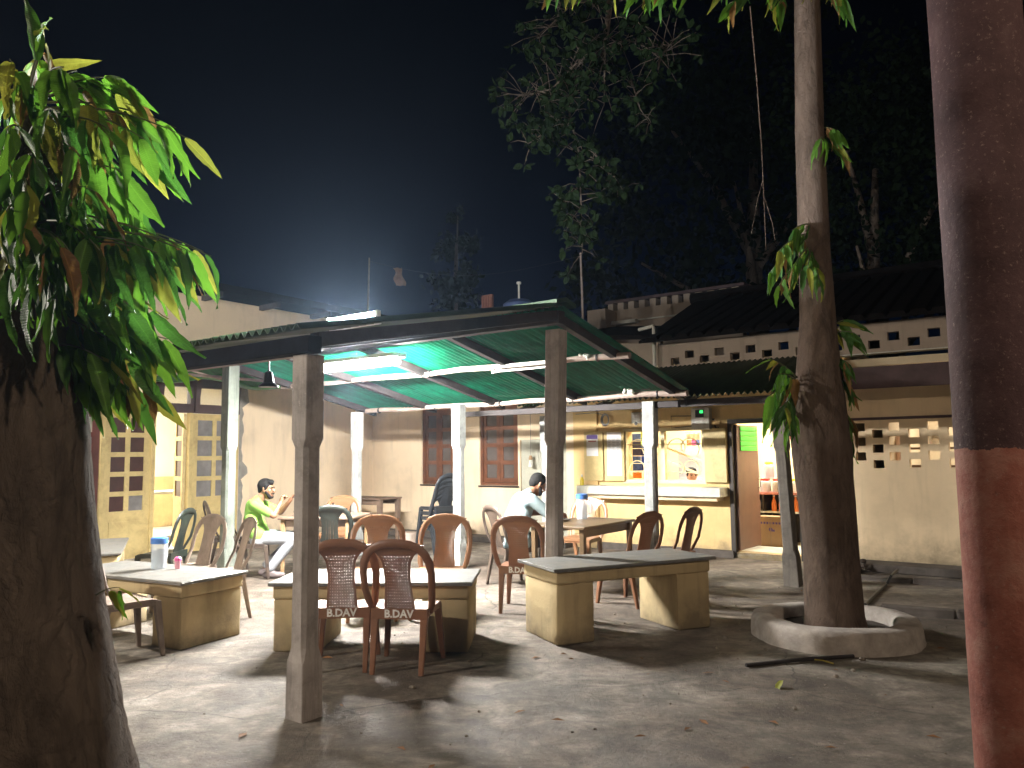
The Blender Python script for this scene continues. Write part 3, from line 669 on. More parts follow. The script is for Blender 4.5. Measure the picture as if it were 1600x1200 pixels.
# storeroom behind: an unlit closet, then the lit store
st_ = MB()
st_.box(P0-0.0, P1, 2.6, 2.7, 0, 2.6); st_.box(P1, P1+0.1, 0.13, 2.7, 0, 2.6); st_.box(9.36, 9.40, 0.125, 2.6, 0, 2.5); st_.box(P0, P1+0.1, 0.13, 2.7, 2.6, 2.7)
st_.build('room_shell', M['store_wall'], pb)
MB().box(9.5, 10.9, 0.8, 1.1, 1.50, 1.53).build('store_shelf', M['wood_table'], pb)
MB().box(9.5, 10.9, 0.8, 1.1, 1.26, 1.29).build('store_shelf', M['wood_table'], pb)
# chajja slab over the wall and the pierced parapet above it
MB().box(8.92, P1, -0.45, -0.002, 2.425, 2.52).build('chajja_slab', M['fascia'], pb)
MB().box(8.90, P1+0.02, -0.49, -0.452, 2.26, 2.53).build('fascia_board', M['fascia'], pb)
uh = []
for k in range(34):
    x = 6.5+k*0.232
    z = 2.96 if k % 2 else 2.87
    uh.append((x-0.07, x+0.07, z-0.055, z+0.055))
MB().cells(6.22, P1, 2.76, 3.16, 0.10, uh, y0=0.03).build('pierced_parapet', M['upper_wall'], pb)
MB().box(6.2, P1, -0.03, 0.16, 2.745, 2.758).build('parapet_ledge', M['slab_white'], pb)
# tiled roof above: rib rows
rt = MB()
ex0, ex1 = 6.15, 14.2
for k in range(int((ex1-ex0)/0.24)):
    x = ex0+k*0.24
    rt.hexa([(x, -0.28, 3.17), (x+0.22, -0.28, 3.17), (x+0.22+0.35*0, 3.0, 4.36), (x, 3.0, 4.36)], [(x+0.03, -0.28, 3.23), (x+0.19, -0.28, 3.23), (x+0.19, 3.0, 4.42), (x+0.03, 3.0, 4.42)])
rt.hexa([(ex0-0.1, -0.27, 3.15), (ex1, -0.27, 3.15), (ex1, 3.0, 4.34), (ex0-0.5, 3.0, 4.34)], [(ex0-0.1, -0.27, 3.185), (ex1, -0.27, 3.185), (ex1, 3.0, 4.375), (ex0-0.5, 3.0, 4.375)])
rt.tube([(ex0-0.6, 3.02, 4.42), (ex1, 3.02, 4.42)], 0.11, 8)
rt.build('roof', M['roof_tile'], pb)
MB().tube([(5.9, 0.05, 3.42), (6.18, -0.02, 3.44), (6.2, -0.05, 3.40), (6.2, -0.05, 2.75)], 0.028, 8).build('drain_pipe', M['white_plastic'], pb, smooth='auto')
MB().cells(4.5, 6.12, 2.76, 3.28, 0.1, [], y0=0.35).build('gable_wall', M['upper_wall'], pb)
gr = MB(); gr.hexa([(4.2, -0.1, 3.40), (6.2, -0.1, 3.22), (6.2, 2.5, 3.72), (4.2, 2.5, 3.9)], [(4.2, -0.1, 3.47), (6.2, -0.1, 3.29), (6.2, 2.5, 3.79), (4.2, 2.5, 3.97)]); gr.build('lean_roof', M['roof_tile'], pb)
MB().box(8.9, P1, -0.40, -0.002, 0.004, 0.10).build('plinth', M['kerb'], pb, bevel=0.012)
# awning of mossy sheets over the kiosk
ka = thing('kiosk_awning', 'mossy dark green corrugated awning over the kiosk hatch and shop door', 'awning', O, YAW)
xs_ = [5.0, 5.93, 6.86, 7.79, 8.80]
for a, b_ in zip(xs_[:-1], xs_[1:]): corrugated('roof_sheet', M['sheet_dark'], ka, a, b_+0.05, 0.02, 2.78, -2.02, 2.17, seg=4, amp=0.02)
MB().box(4.95, 8.85, -1.98, -1.90, 2.05, 2.135).build('eave_beam', M['timber'], ka)
MB().box(4.95, 8.85, -1.05, -0.97, 2.34, 2.42).build('purlin', M['timber'], ka)
for x in (5.05, 6.3, 7.5, 8.75): 
    MB().hexa([(x-0.03, -2.0, 2.06), (x+0.03, -2.0, 2.06), (x+0.03, 0.0, 2.66), (x-0.03, 0.0, 2.66)], [(x-0.03, -2.0, 2.13), (x+0.03, -2.0, 2.13), (x+0.03, 0.0, 2.74), (x-0.03, 0.0, 2.74)]).build('rafter', M['timber'], ka)
def post_mesh(h, w=0.15, d=0.15, neck=1.55, base=1.0):
    mb = MB(); c = 0.03
    def ring(ww, dd, z, ch): 
        return [(-ww/2+ch, -dd/2, z), (ww/2-ch, -dd/2, z), (ww/2, -dd/2+ch, z), (ww/2, dd/2-ch, z), (ww/2-ch, dd/2, z), (-ww/2+ch, dd/2, z), (-ww/2, dd/2-ch, z), (-ww/2, -dd/2+ch, z)]
    lv = [(w*1.12*base, d*1.12*base, 0, 0.004), (w*1.08*base, d*1.08*base, 0.32, 0.006), (w*0.94, d*0.94, 0.40, 0.022), (w*0.9, d*0.9, neck-0.05, 0.024), (w, d, neck, 0.006), (w, d, h, 0.006)]
    vs_ = []
    for l in lv: vs_ += ring(*l)
    fs_ = []
    for i in range(len(lv)-1):
        for k in range(8):
            k2 = (k+1) % 8; fs_.append((i*8+k, i*8+k2, (i+1)*8+k2, (i+1)*8+k))
    fs_.append(tuple(range(7, -1, -1))); fs_.append(tuple((len(lv)-1)*8+k for k in range(8)))
    mb.add(vs_, fs_); return mb
post_mesh(2.05, 0.15, 0.15).build('post', M['post_dark'], ka, loc=(8.68, -1.87, 0), rot=(rad(1), rad(-2), 0))
post_mesh(2.05, 0.14, 0.14).build('post', M['post_pale'], ka, loc=(5.02, -1.3, 0))
# crenellated parapet far behind
cw = thing('crenellated_parapet', 'pale parapet wall with a row of square notches behind the dark roofs', 'wall', W(0, -6.0), YAW)
nh = [(2.24+k*0.29, 2.24+k*0.29+0.13, 5.02-0.002*k, 5.26) for k in range(12)]
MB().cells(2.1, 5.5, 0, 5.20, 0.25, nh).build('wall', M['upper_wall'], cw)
MB().box(2.05, 5.58, -0.06, 0.31, 5.203, 5.27).build('coping', M['fascia'], cw)
MB().box(2.1, 5.5, -0.05, -0.002, 4.70, 4.73).build('string_course', M['slab_white'], cw)
MB().box(1.85, 2.35, -0.6, -0.062, 4.0, 4.98).build('pier', M['upper_wall'], cw)
MB().box(2.3, 3.0, -0.3, -0.15, 4.62, 4.70).build('pipe_rail', M['slab_white'], cw)
MB().box(-1.6, 2.099, 0, 0.25, 0, 4.2).build('low_wall', M['dun_wall'], cw)

# ---- shop lighting
mg = emit('shop_tube_glow', (1.0, 0.96, 0.86), 60)
for i, (s, lab) in enumerate(((6.1, 'glowing tube lamp on the ceiling behind the serving hatch'), (7.9, 'glowing tube lamp on the ceiling behind the shop door'))):
    tube_fixture('tube_lamp', lab, W(s, -1.2, 2.58), US, 1.2, mg, 'shop ceiling tubes')
    ll = bpy.data.lights.new('shop_lamp_light', 'AREA'); ll.shape = 'RECTANGLE'; ll.size = 1.2; ll.size_y = 0.06; ll.energy = SHOP_W; ll.color = (1.0, 0.92, 0.74)
    lo = bpy.data.objects.new('shop_lamp_light', ll); COL.objects.link(lo); lo.location = W(s, -1.2, 2.54); lo.rotation_euler = (0, 0, YAW)
tube_fixture('tube_lamp', 'glowing tube lamp inside the store behind the pierced wall', W(10.6, -1.6, 2.4), US, 0.9, mg)
ll = bpy.data.lights.new('store_lamp_light', 'AREA'); ll.shape = 'RECTANGLE'; ll.size = 0.9; ll.size_y = 0.06; ll.energy = STORE_W; ll.color = (1.0, 0.90, 0.74)
lo = bpy.data.objects.new('store_lamp_light', ll); COL.objects.link(lo); lo.location = W(10.6, -1.6, 2.36); lo.rotation_euler = (0, 0, YAW)
# ------------------------------------------------------------------ canopy shelter (local x = s, y = -t)
cp = thing('canopy_shelter', 'open shelter with a green corrugated gable roof on concrete posts', 'canopy', O, YAW)
SL, SR = 2.42, 7.74
TE, TR, TB = -7.95, -5.10, -2.36        # front eave, ridge, back eave (y)
ZE, ZR, ZB = 2.235, 2.80, 2.225
nsh = 6
for k in range(nsh):
    a = SL+(SR-SL)*k/nsh; b_ = SL+(SR-SL)*(k+1)/nsh+0.06
    corrugated('roof_sheet', M['sheet'], cp, a, b_ if k < nsh-1 else SR, TR, ZR, TB, ZB, seg=6, cut=0.03)
for k in range(7):
    a = 1.55+(SR-1.55)*k/7; b_ = 1.55+(SR-1.55)*(k+1)/7+0.06
    corrugated('roof_sheet', M['sheet_dark'], cp, a, b_ if k < 6 else SR, TR-0.02, ZR+0.012, TE, ZE+0.012, seg=6, cut=0.03)
rc = MB()
for sgn in (-1, 1): rc.hexa([(SL-0.05, TR-0.16*sgn if sgn > 0 else TR, ZR-0.005 if sgn > 0 else ZR+0.03), (SR+0.03, TR-0.16*sgn if sgn > 0 else TR, ZR-0.005 if sgn > 0 else ZR+0.03), (SR+0.03, TR if sgn > 0 else TR+0.16, ZR+0.03 if sgn > 0 else ZR-0.005), (SL-0.05, TR if sgn > 0 else TR+0.16, ZR+0.03 if sgn > 0 else ZR-0.005)],
    [(SL-0.05, TR-0.16*sgn if sgn > 0 else TR, ZR+0.03 if sgn > 0 else ZR+0.07), (SR+0.03, TR-0.16*sgn if sgn > 0 else TR, ZR+0.03 if sgn > 0 else ZR+0.07), (SR+0.03, TR if sgn > 0 else TR+0.16, ZR+0.07 if sgn > 0 else ZR+0.03), (SL-0.05, TR if sgn > 0 else TR+0.16, ZR+0.07 if sgn > 0 else ZR+0.03)])
rc.build('ridge_cap', M['sheet_dark'], cp)
MB().box(SL-0.05, SR-0.02, TR-0.05, TR+0.05, ZR-0.16, ZR-0.045).build('ridge_beam', M['timber'], cp, bevel=0.006)
MB().box(1.5, SR, -7.90, -7.80, 2.105, 2.205).build('eave_beam', M['near_black'], cp, bevel=0.006)
MB().tube([(1.4, -7.74, 2.135), (7.5, -7.74, 2.135)], 0.028, 8).build('eave_pipe', M['pipe'], cp, smooth='auto')
def slope_z(y): return ZR+(ZB-ZR)*(y-TR)/(TB-TR)
def fslope_z(y): return ZR+(ZE-ZR)*(y-TR)/(TE-TR)
for y, r in ((-3.95, 0.032), (-2.55, 0.034)):
    z = slope_z(y)-0.055-r
    pts = [(SL-0.1+(SR-SL+0.15)*k/10, y+0.012*math.sin(k*1.7), z+0.010*math.sin(k*2.3)) for k in range(11)]
    p_ = MB().tube(pts, [r*(1+0.12*math.sin(k*2.1)) for k in range(11)], 9).build('purlin', M['pipe'] if y < -2.4 else M['timber'], cp, smooth='auto')
    for k in range(5):
        x = SL+0.4+k*1.15+(0.2 if y < -4 else 0)
        MB().lathe([(r+0.010, -0.008), (r+0.010, 0.008)], 10).build('wire_tie', M['black'], cp, loc=(x, y, z), rot=(0, PI/2, 0))
for s in (2.5, 3.75, 5.0, 6.3, 7.62):
    w = 0.035
    MB().hexa([(s-w, TR+0.05, slope_z(TR)-0.13), (s+w, TR+0.05, slope_z(TR)-0.13), (s+w, TB+0.03, slope_z(TB)-0.115), (s-w, TB+0.03, slope_z(TB)-0.115)], [(s-w, TR+0.05, slope_z(TR)-0.045), (s+w, TR+0.05, slope_z(TR)-0.045), (s+w, TB+0.03, slope_z(TB)-0.03), (s-w, TB+0.03, slope_z(TB)-0.03)]).build('rafter', M['timber'], cp)
for s in (1.9, 3.3, 4.7, 6.2, 7.66):
    w = 0.04
    MB().hexa([(s-w, -7.79, fslope_z(-7.79)-0.12), (s+w, -7.79, fslope_z(-7.79)-0.12), (s+w, TR-0.05, ZR-0.13), (s-w, TR-0.05, ZR-0.13)], [(s-w, -7.79, fslope_z(-7.79)-0.03), (s+w, -7.79, fslope_z(-7.79)-0.03), (s+w, TR-0.05, ZR-0.045), (s-w, TR-0.05, ZR-0.045)]).build('rafter', M['timber'], cp)
MB().box(4.2, SR-0.1, -2.50, -2.42, 2.02, 2.09).build('back_beam', M['timber'], cp)
for (s, t, h, mt, w, d, tilt) in ((7.62, 7.80, 2.10, 'post', 0.135, 0.135, (0, 0)), (4.64, 7.80, 2.10, 'post_pale', 0.135, 0.135, (0, 0)), (1.75, 7.80, 2.10, 'post', 0.135, 0.135, (0, 0)),
        (7.50, 4.98, 2.62, 'post', 0.15, 0.14, (-1.2, 1.0)), (2.95, 5.20, 2.62, 'post_green', 0.15, 0.15, (0, 0)),
        (4.72, 2.95, 2.16, 'post_pale', 0.14, 0.14, (0, 0)), (7.26, 2.48, 2.10, 'post_pale', 0.15, 0.13, (0, 0.5)), (2.10+0.35, 2.66, 2.16, 'post_pale', 0.14, 0.14, (0, 0))):
    post_mesh(h, w, d, neck=min(1.62, h-0.5)).build('post', M[mt], cp, loc=(s, -t, 0), rot=(rad(tilt[0]), rad(tilt[1]), 0))

# canopy tube light, fixed under the ridge beam
tg = emit('canopy_tube_glow', (1.0, 0.97, 0.92), TUBE_L)
tube_fixture('tube_light', 'bright white tube light under the canopy ridge right of the front post', W(4.99, 4.98, 2.50), US, 1.22, tg, r=0.05, body=0.10)  # tube thickened to stand for its bloom, batten widened to shade the sheet
tube_fixture('added_glow_tube', 'thin lit tube added on top of the front roof slope to make the air glow', W(7.28, 7.15, 2.462), US, 0.5, emit('added_tube_glow', (0.88, 0.95, 1.0), ROOF_L), r=0.014, body=0.02, flip=True)  # added tube: makes the haze glow and brightens the left wall
uf = thing('unlit_tube_fixture', 'unlit white tube fixture strapped along the canopy pipe', 'lamp', W(6.55, 4.05, 2.44), YAW)
MB().box(-0.42, 0.42, -0.02, 0.02, 0.0, 0.04).build('batten', M['white_plastic'], uf, bevel=0.004)
MB().tube([(-0.38, 0, -0.03), (0.38, 0, -0.03)], 0.013, 10).build('tube', M['paper'], uf, smooth='auto')
for s in (-1, 1): MB().box(s*0.4-0.015, s*0.4+0.015, -0.015, 0.015, -0.05, 0.0).build('lamp_holder', M['white_plastic'], uf)
k_ = 0
for (s, t, z, lab) in ((7.25, 3.95, 2.47, 'white ceramic wire knobs on the middle canopy pipe'), (7.05, 2.6, 2.20, 'white ceramic wire knobs on the back canopy pipe near the kiosk'), (5.05, 2.5, 2.15, 'white wire knobs where the back pipe meets the pale middle post')):
    kn = thing('wire_knobs', lab, 'insulator', W(s, t, z), YAW)
    for k in range(3): MB().lathe([(0.018, 0), (0.026, 0.012), (0.016, 0.03), (0.026, 0.048), (0.018, 0.06)], 10).build('knob', M['insulator'], kn, smooth='auto', loc=(0.055*k-0.05, 0.02*(k % 2), 0.0), rot=(0.5*k, 0.4, 0))
    MB().tube([(-0.3, 0, 0.03), (0, 0.01, 0.02), (0.3, 0, 0.04)], 0.004, 5).build('wire', M['black'], kn)
pn = thing('pendant_lamp', 'black bell shaped lamp hanging unlit under the front eave', 'lamp', W(6.42, 7.2, 2.02))
MB().lathe([(0.074, 0.0), (0.070, 0.012), (0.040, 0.035), (0.034, 0.07), (0.028, 0.11), (0.012, 0.12)], 18).build('shade', M['black'], pn, smooth='auto')
MB().tube([(0, 0, 0.12), (0.0, 0.0, 0.32)], 0.006, 6).build('cord', M['black'], pn)
hb = thing('hanging_bell', 'small pale bell hanging on a cord before the grey door', 'bell', W(3.92, 0.12, 1.28), YAW)
MB().lathe([(0.045, 0.0), (0.04, 0.02), (0.03, 0.08), (0.012, 0.11)], 12).build('bell', M['insulator'], hb, smooth='auto')
MB().lathe([(0.03, 0.115), (0.036, 0.14), (0.02, 0.19)], 10).build('charm', M['carton'], hb, smooth='auto')
MB().tube([(0, 0, 0.19), (0.004, 0, 0.6), (0, 0.0, 1.45)], 0.004, 5).build('cord', M['iron'], hb)

# ------------------------------------------------------------------ masonry tables
def bench(label, cx, cy, ang, L_, D_, top, legs, over=0.03):
    b = thing('masonry_table', label, 'table', (cx, cy, 0), rad(ang), 'masonry tables in the yard')
    MB().box(-L_/2-over, L_/2+over, -D_/2-over, D_/2+over, top-0.028, top).build('tabletop', M['granite'], b, bevel=0.006, wobble=0.0016, sub=3)
    MB().box(-L_/2, L_/2, -D_/2, D_/2, top-0.13, top-0.0285).build('beam', M['bench'], b, bevel=0.014, seg=2, wobble=0.0016, sub=4, smooth='auto')
    for (a, c) in legs:
        MB().box(a+0.006, c-0.006, -D_/2+0.01, D_/2-0.01, 0.0, top-0.1305).build('leg', M['bench'], b, bevel=0.016, wobble=0.0016, sub=4, smooth='auto')
    return b
bench('left masonry table with ochre sides carrying a blue lidded jug and pink jar', -3.14, 6.76, -28, 1.55, 0.62, 0.53, [(-0.775, -0.42), (0.42, 0.775)])
bench('front masonry table with two brown chairs pushed against its near side', -1.09, 6.34, -3, 1.52, 0.66, 0.53, [(-0.76, -0.39), (0.39, 0.76)])
bench('right masonry table with bare dark granite top in front of a concrete post', 0.89, 6.72, 24.5, 1.50, 0.60, 0.60, [(-0.75, -0.40), (0.40, 0.75)], 0.04)
bench('far left masonry table by the yellow doors behind the tree trunk', -4.72, 8.62, -66, 1.6, 0.7, 0.53, [(-0.8, -0.45), (0.45, 0.8)])

# ------------------------------------------------------------------ plastic chairs
CM = {}
def chair_meshes(key, arms=False):
    if (key, arms) in CM: return CM[(key, arms)]
    mat = M[key]; out = []
    def yb(z): return -0.19-0.115*((z-0.42)/0.46)**1.15 if z > 0.42 else -0.19
    # seat: dished rounded square with a rolled front lip
    n = 12; vs_, fs_ = [], []
    for i in range(n+1):
        for j in range(n+1):
            u_ = -1+2*i/n; v_ = -1+2*j/n
            rx = 0.215-0.012*(v_ < 0)*abs(v_); x = u_*rx*(1-0.06*abs(v_)**6); y = v_*0.205*(1-0.07*abs(u_)**6)
            z = 0.432-0.014*(1-u_*u_)*(1-v_*v_*0.6)-0.02*max(0, v_-0.75)/0.25
            vs_.append((x, y, z))
    for i in range(n):
        for j in range(n):
            a = i*(n+1)+j; fs_.append((a, a+n+1, a+n+2, a+1))
    sm = MB().add(vs_, fs_).mesh('seat', mat, smooth=True)
    bm = bmesh.new(); bm.from_mesh(sm); bmesh.ops.solidify(bm, geom=bm.faces[:], thickness=0.014); bm.to_mesh(sm); bm.free()
    sm.shade_smooth(); sm.set_sharp_from_angle(angle=rad(50)); out.append(('seat', sm))
    # apron under the seat edge
    ap = MB(); ap.cells(-0.2, 0.2, 0.362, 0.434, 0.018, [], y0=-0.2085); ap.cells(-0.19, 0.19, 0.375, 0.412, 0.012, [], y0=0.18)
    ap.box(-0.207, -0.195, -0.18, 0.18, 0.38, 0.418); ap.box(0.195, 0.207, -0.18, 0.18, 0.38, 0.418)
    out.append(('apron', ap.mesh('apron', mat)))
    # arched back frame, flat strip section
    half = [(0.205, -0.13, 0.40), (0.226, -0.165, 0.47), (0.240, yb(0.58), 0.58), (0.244, yb(0.68), 0.68), (0.232, yb(0.76), 0.76), (0.203, yb(0.82), 0.82), (0.158, yb(0.862), 0.862), (0.10, yb(0.884), 0.884), (0.05, yb(0.892), 0.892)]
    pts = [(-x, y, z) for x, y, z in half] + [(0, yb(0.894), 0.894)] + [p for p in reversed(half)]
    k = len(pts)
    out.append(('back_frame', MB().tube(pts, [0.018 if i in (0, k-1) else (0.030 if 3 < i < k-4 else 0.026) for i in range(k)], 8, ry=0.013, up=(0, 1, 0)).mesh('back_frame', mat, smooth='auto')))
    # perforated splat
    nc, nr = 23, 45; vs_, fs_ = [], []
    for j in range(nr+1):
        q = (j+(0.25 if j % 2 else -0.25)*(0 < j < nr))/nr; z = 0.405+q*0.475
        w = 0.102+0.008*math.cos(q*PI*2)+0.10*max(0, (q-0.70)/0.30)**2.0
        for i in range(nc+1):
            x = (-1+2*(i+(-0.29 if i % 2 else 0.29)*(0 < i < nc))/nc)
            vs_.append((x*w, yb(z)+0.022*(1-x*x)*-1*math.sin(PI*min(1, q*1.1))*0.8+0.003, z))
    for j in range(nr):
        for i in range(nc):
            if key in ('chair_brown', 'chair_lit_tan', 'chair_black') and 2 <= i <= nc-3 and 3 <= j <= nr-7 and i % 2 == 0 and j % 2 == 1 and (j < 16 or (j//2) % 1 == 0): 
                continue
            if key not in ('chair_brown', 'chair_lit_tan', 'chair_black') and i in (6, 10, 12, 16) and 8 <= j <= nr-14: continue
            a = j*(nc+1)+i; fs_.append((a, a+1, a+nc+2, a+nc+1))
    sp = MB().add(vs_, fs_).mesh('splat', mat, smooth=True)
    bm = bmesh.new(); bm.from_mesh(sp); bmesh.ops.solidify(bm, geom=bm.faces[:], thickness=0.006); bm.to_mesh(sp); bm.free()
    sp.shade_smooth(); sp.set_sharp_from_angle(angle=rad(50)); out.append(('splat', sp))
    for sx in (-1, 1):
        # back legs: angle section, splayed backwards
        a, b_ = (sx*0.178, -0.175), (sx*0.172, -0.262)
        lo = [(b_[0]-0.017, b_[1]-0.014, 0), (b_[0]+0.017, b_[1]-0.014, 0), (b_[0]+0.017, b_[1]+0.014, 0), (b_[0]-0.017, b_[1]+0.014, 0)]
        hi = [(a[0]-0.028, a[1]-0.022, 0.415), (a[0]+0.028, a[1]-0.022, 0.415), (a[0]+0.028, a[1]+0.022, 0.415), (a[0]-0.028, a[1]+0.022, 0.415)]
        out.append(('leg', MB().hexa(lo, hi).mesh('leg', mat, bevel=0.007)))
        a, b_ = (sx*0.182, 0.172), (sx*0.218, 0.215)
        lo = [(b_[0]-0.016, b_[1]-0.016, 0), (b_[0]+0.016, b_[1]-0.016, 0), (b_[0]+0.016, b_[1]+0.016, 0), (b_[0]-0.016, b_[1]+0.016, 0)]
        hi = [(a[0]-0.027, a[1]-0.027, 0.414), (a[0]+0.027, a[1]-0.027, 0.414), (a[0]+0.027, a[1]+0.027, 0.414), (a[0]-0.027, a[1]+0.027, 0.414)]
        out.append(('leg', MB().hexa(lo, hi).mesh('leg', mat, bevel=0.007)))
        if arms:
            out.append(('arm', MB().tube([(sx*0.243, yb(0.64), 0.64), (sx*0.262, -0.10, 0.655), (sx*0.265, 0.10, 0.645), (sx*0.255, 0.19, 0.60), (sx*0.235, 0.20, 0.42)], [0.022, 0.026, 0.026, 0.022, 0.018], 8, ry=0.012, up=(0, 0, 1)).mesh('arm', mat, smooth='auto')))
    CM[(key, arms)] = out
    return out
LET = None
def chair(label, key, x, y, rz, z=0.0, group=None, letters=False, arms=False, tilt=0.0):
    global LET
    c = thing('plastic_chair', label, 'chair', (x, y, z), rad(rz), group)
    c.rotation_euler = (rad(tilt), 0, rad(rz))
    for nm, me in chair_meshes(key, arms): link(nm, me, c)
    if letters:
        if LET is None:
            LET = text_mesh('lettering', 'B.DAV', 0.074, M['lettering'], c, (0, -0.2096, 0.398), (PI/2, 0, 0))
        else: link('lettering', LET.data, c, (0, -0.2096, 0.398), (PI/2, 0, 0))
    return c
GB = 'brown plastic chairs'; GD = 'dusty grey plastic chairs'
chair('brown chair marked B.DAV half behind the front concrete post', 'chair_brown', -1.23, 5.73, 4, group=GB, letters=True)
chair('brown chair marked B.DAV with its back to the camera, nearest of all', 'chair_brown', -0.775, 5.665, -8, group=GB, letters=True)
chair('tan lit chair facing the camera behind the front table, on its left', 'chair_lit_tan', -1.30, 7.30, 184, group=GB)
chair('tan lit chair facing the camera behind the front table, beside the pale post', 'chair_lit_tan', -0.70, 7.32, 172, group=GB)
chair('brown chair marked B.DAV behind the blue shirted man, left of the concrete post', 'chair_brown', 0.10, 7.62, -14, group=GB, letters=True)
chair('brown chair the blue shirted man sits on', 'chair_dark', 0.0, 9.02, -62, group=GB)
chair('dark brown chair at the brown table, nearer of two right of the post', 'chair_brown', 1.14, 7.86, 42, group=GB)
chair('dark brown chair at the brown table in front of the hatch, right of its neighbour', 'chair_brown', 1.68, 8.42, 50, group=GB)
chair('tan chair at the far side of the brown table behind the jug', 'chair_lit_tan', 0.86, 9.95, 150, group=GB)
chair('dusty grey chair behind the left table, left of its twin', 'chair_dusty', -3.22, 7.66, 146, group=GD)
chair('dusty grey chair at the right end of the left table near the seated man', 'chair_dusty', -2.78, 7.32, 126, group=GD)
chair('dusty grey chair before the left table, half hidden by the big trunk', 'chair_dusty', -2.98, 5.98, -42, group=GD)
chair('dark green chair standing sideways behind the blue lidded jug', 'chair_green', -4.02, 8.9, 88)
chair('dark brown chair the lime shirted man sits on', 'chair_dark', -3.27, 9.72, -74)
chair('dark brown chair standing behind the lime shirted man by the yellow door', 'chair_dark', -3.85, 10.5, -60)
chair('dark green armchair just right of the front post at the wooden table', 'chair_green', -2.22, 9.42, 12, arms=True)
chair('tan chair on the far side of the wooden table, above the green armchair', 'chair_lit_tan', -2.48, 10.95, 176, group=GB)
for k in range(5):
    nm = ['lowest', 'second', 'middle', 'fourth', 'topmost'][k]
    chair('black plastic chair stacked by the pale middle post, %s of the stack' % nm, 'chair_black', -1.18+0.012*k, 11.75-0.02*k, 38+1.5*k, z=0.075*k, group='stacked black chairs')

# ------------------------------------------------------------------ tables of wood and plastic
def table(name, label, mat, lmat, x, y, rz, w, d, h, shelf=None, th=0.03, leg=0.05):
    t = thing(name, label, 'table', (x, y, 0), rad(rz))
    MB().box(-w/2, w/2, -d/2, d/2, h-th, h).build('tabletop', mat, t, bevel=0.008)
    MB().cells(-w/2+0.06, w/2-0.06, h-th-0.09, h-th-0.001, 0.02, [], y0=-d/2+0.06).build('apron', mat, t)
    MB().cells(-w/2+0.06, w/2-0.06, h-th-0.09, h-th-0.001, 0.02, [], y0=d/2-0.08).build('apron', mat, t)
    for sx in (-1, 1):
        for sy in (-1, 1):
            cx, cy = sx*(w/2-0.055), sy*(d/2-0.055)
            MB().hexa([(cx-leg*0.36, cy-leg*0.36, 0), (cx+leg*0.36, cy-leg*0.36, 0), (cx+leg*0.36, cy+leg*0.36, 0), (cx-leg*0.36, cy+leg*0.36, 0)], [(cx-leg/2, cy-leg/2, h-th-0.001), (cx+leg/2, cy-leg/2, h-th-0.001), (cx+leg/2, cy+leg/2, h-th-0.001), (cx-leg/2, cy+leg/2, h-th-0.001)]).build('leg', lmat, t, bevel=0.004)
    if shelf: MB().box(-w/2+0.08, w/2-0.08, -d/2+0.08, d/2-0.08, shelf-0.02, shelf).build('shelf', mat, t)
    return t
table('wooden_table', 'weathered wooden table the lime shirted man leans on', M['wood_table'], M['wood_leg'], -2.40, 9.95, -8, 0.95, 0.8, 0.745, shelf=0.40)
table('wooden_table', 'weathered wooden bench table in the court corner under the cream wall', M['wood_table'], M['wood_table'], -2.62, 13.8, -30, 1.15, 0.6, 0.76, leg=0.08)
table('plastic_table', 'dark brown plastic table with a jug before the blue shirted man', M['brown_table'], M['brown_table'], 0.78, 8.72, 54, 1.15, 0.72, 0.735, leg=0.055)

# ------------------------------------------------------------------ table things
def clear_plastic(name, c, op):
    m, t, b = nt(name); b.inputs['Base Color'].default_value = (*c, 1); b.inputs['Roughness'].default_value = 0.18
    tr = nd(t, 'ShaderNodeBsdfTransparent'); tr.inputs[0].default_value = (0.93, 0.95, 0.96, 1)
    mx = nd(t, 'ShaderNodeMixShader'); mx.inputs[0].default_value = op
    t.links.new(tr.outputs[0], mx.inputs[1]); t.links.new(b.outputs[0], mx.inputs[2]); t.links.new(mx.outputs[0], t.nodes['Material Output'].inputs[0]); return m
M['clear'] = clear_plastic('milky_clear_plastic', (0.62, 0.66, 0.70), 0.55)
def jug(label, x, y, z, rz, h=0.27, r=0.068):
    j = thing('water_jug', label, 'jug', (x, y, z), rad(rz), 'blue lidded water jugs')
    MB().lathe([(r*0.86, 0.0), (r*0.9, 0.01), (r, h*0.80), (r, h*0.82)], 22).build('body', M['clear'], j, smooth='auto')
    MB().lathe([(r*0.8, 0.006), (r*0.92, h*0.5)], 18).build('water', clear_plastic('water_fill', (0.75, 0.78, 0.8), 0.25), j, smooth='auto')
    MB().lathe([(r*1.05, h*0.80), (r*1.06, h*0.86), (r*1.06, h*0.97), (r*0.9, h), (0.01, h*1.0)], 22).build('lid', M['blue_lid'], j, smooth='auto')
    MB().tube([(r*0.98, 0, h*0.74), (r+0.042, 0, h*0.70), (r+0.048, 0, h*0.45), (r+0.035, 0, h*0.25), (r*0.95, 0, h*0.2)], 0.010, 8).build('handle', M['clear'], j, smooth='auto')
jug('clear jug with a blue lid standing on the left masonry table', -3.12, 6.86, 0.531, 80)
jug('clear jug with a blue lid standing on the brown plastic table', 0.80, 9.05, 0.736, -20, 0.29)
pj = thing('spice_jar', 'small pink lidded jar beside the jug on the left table', 'jar', (-2.94, 6.83, 0.531), 0)
MB().lathe([(0.022, 0), (0.026, 0.02), (0.024, 0.045), (0.026, 0.065)], 14).build('body', plain('pale_pink_plastic', (0.75, 0.35, 0.42), 0.4), pj, smooth='auto')
MB().lathe([(0.028, 0.066), (0.029, 0.09), (0.02, 0.10)], 14).build('lid', M['pink'], pj, smooth='auto')
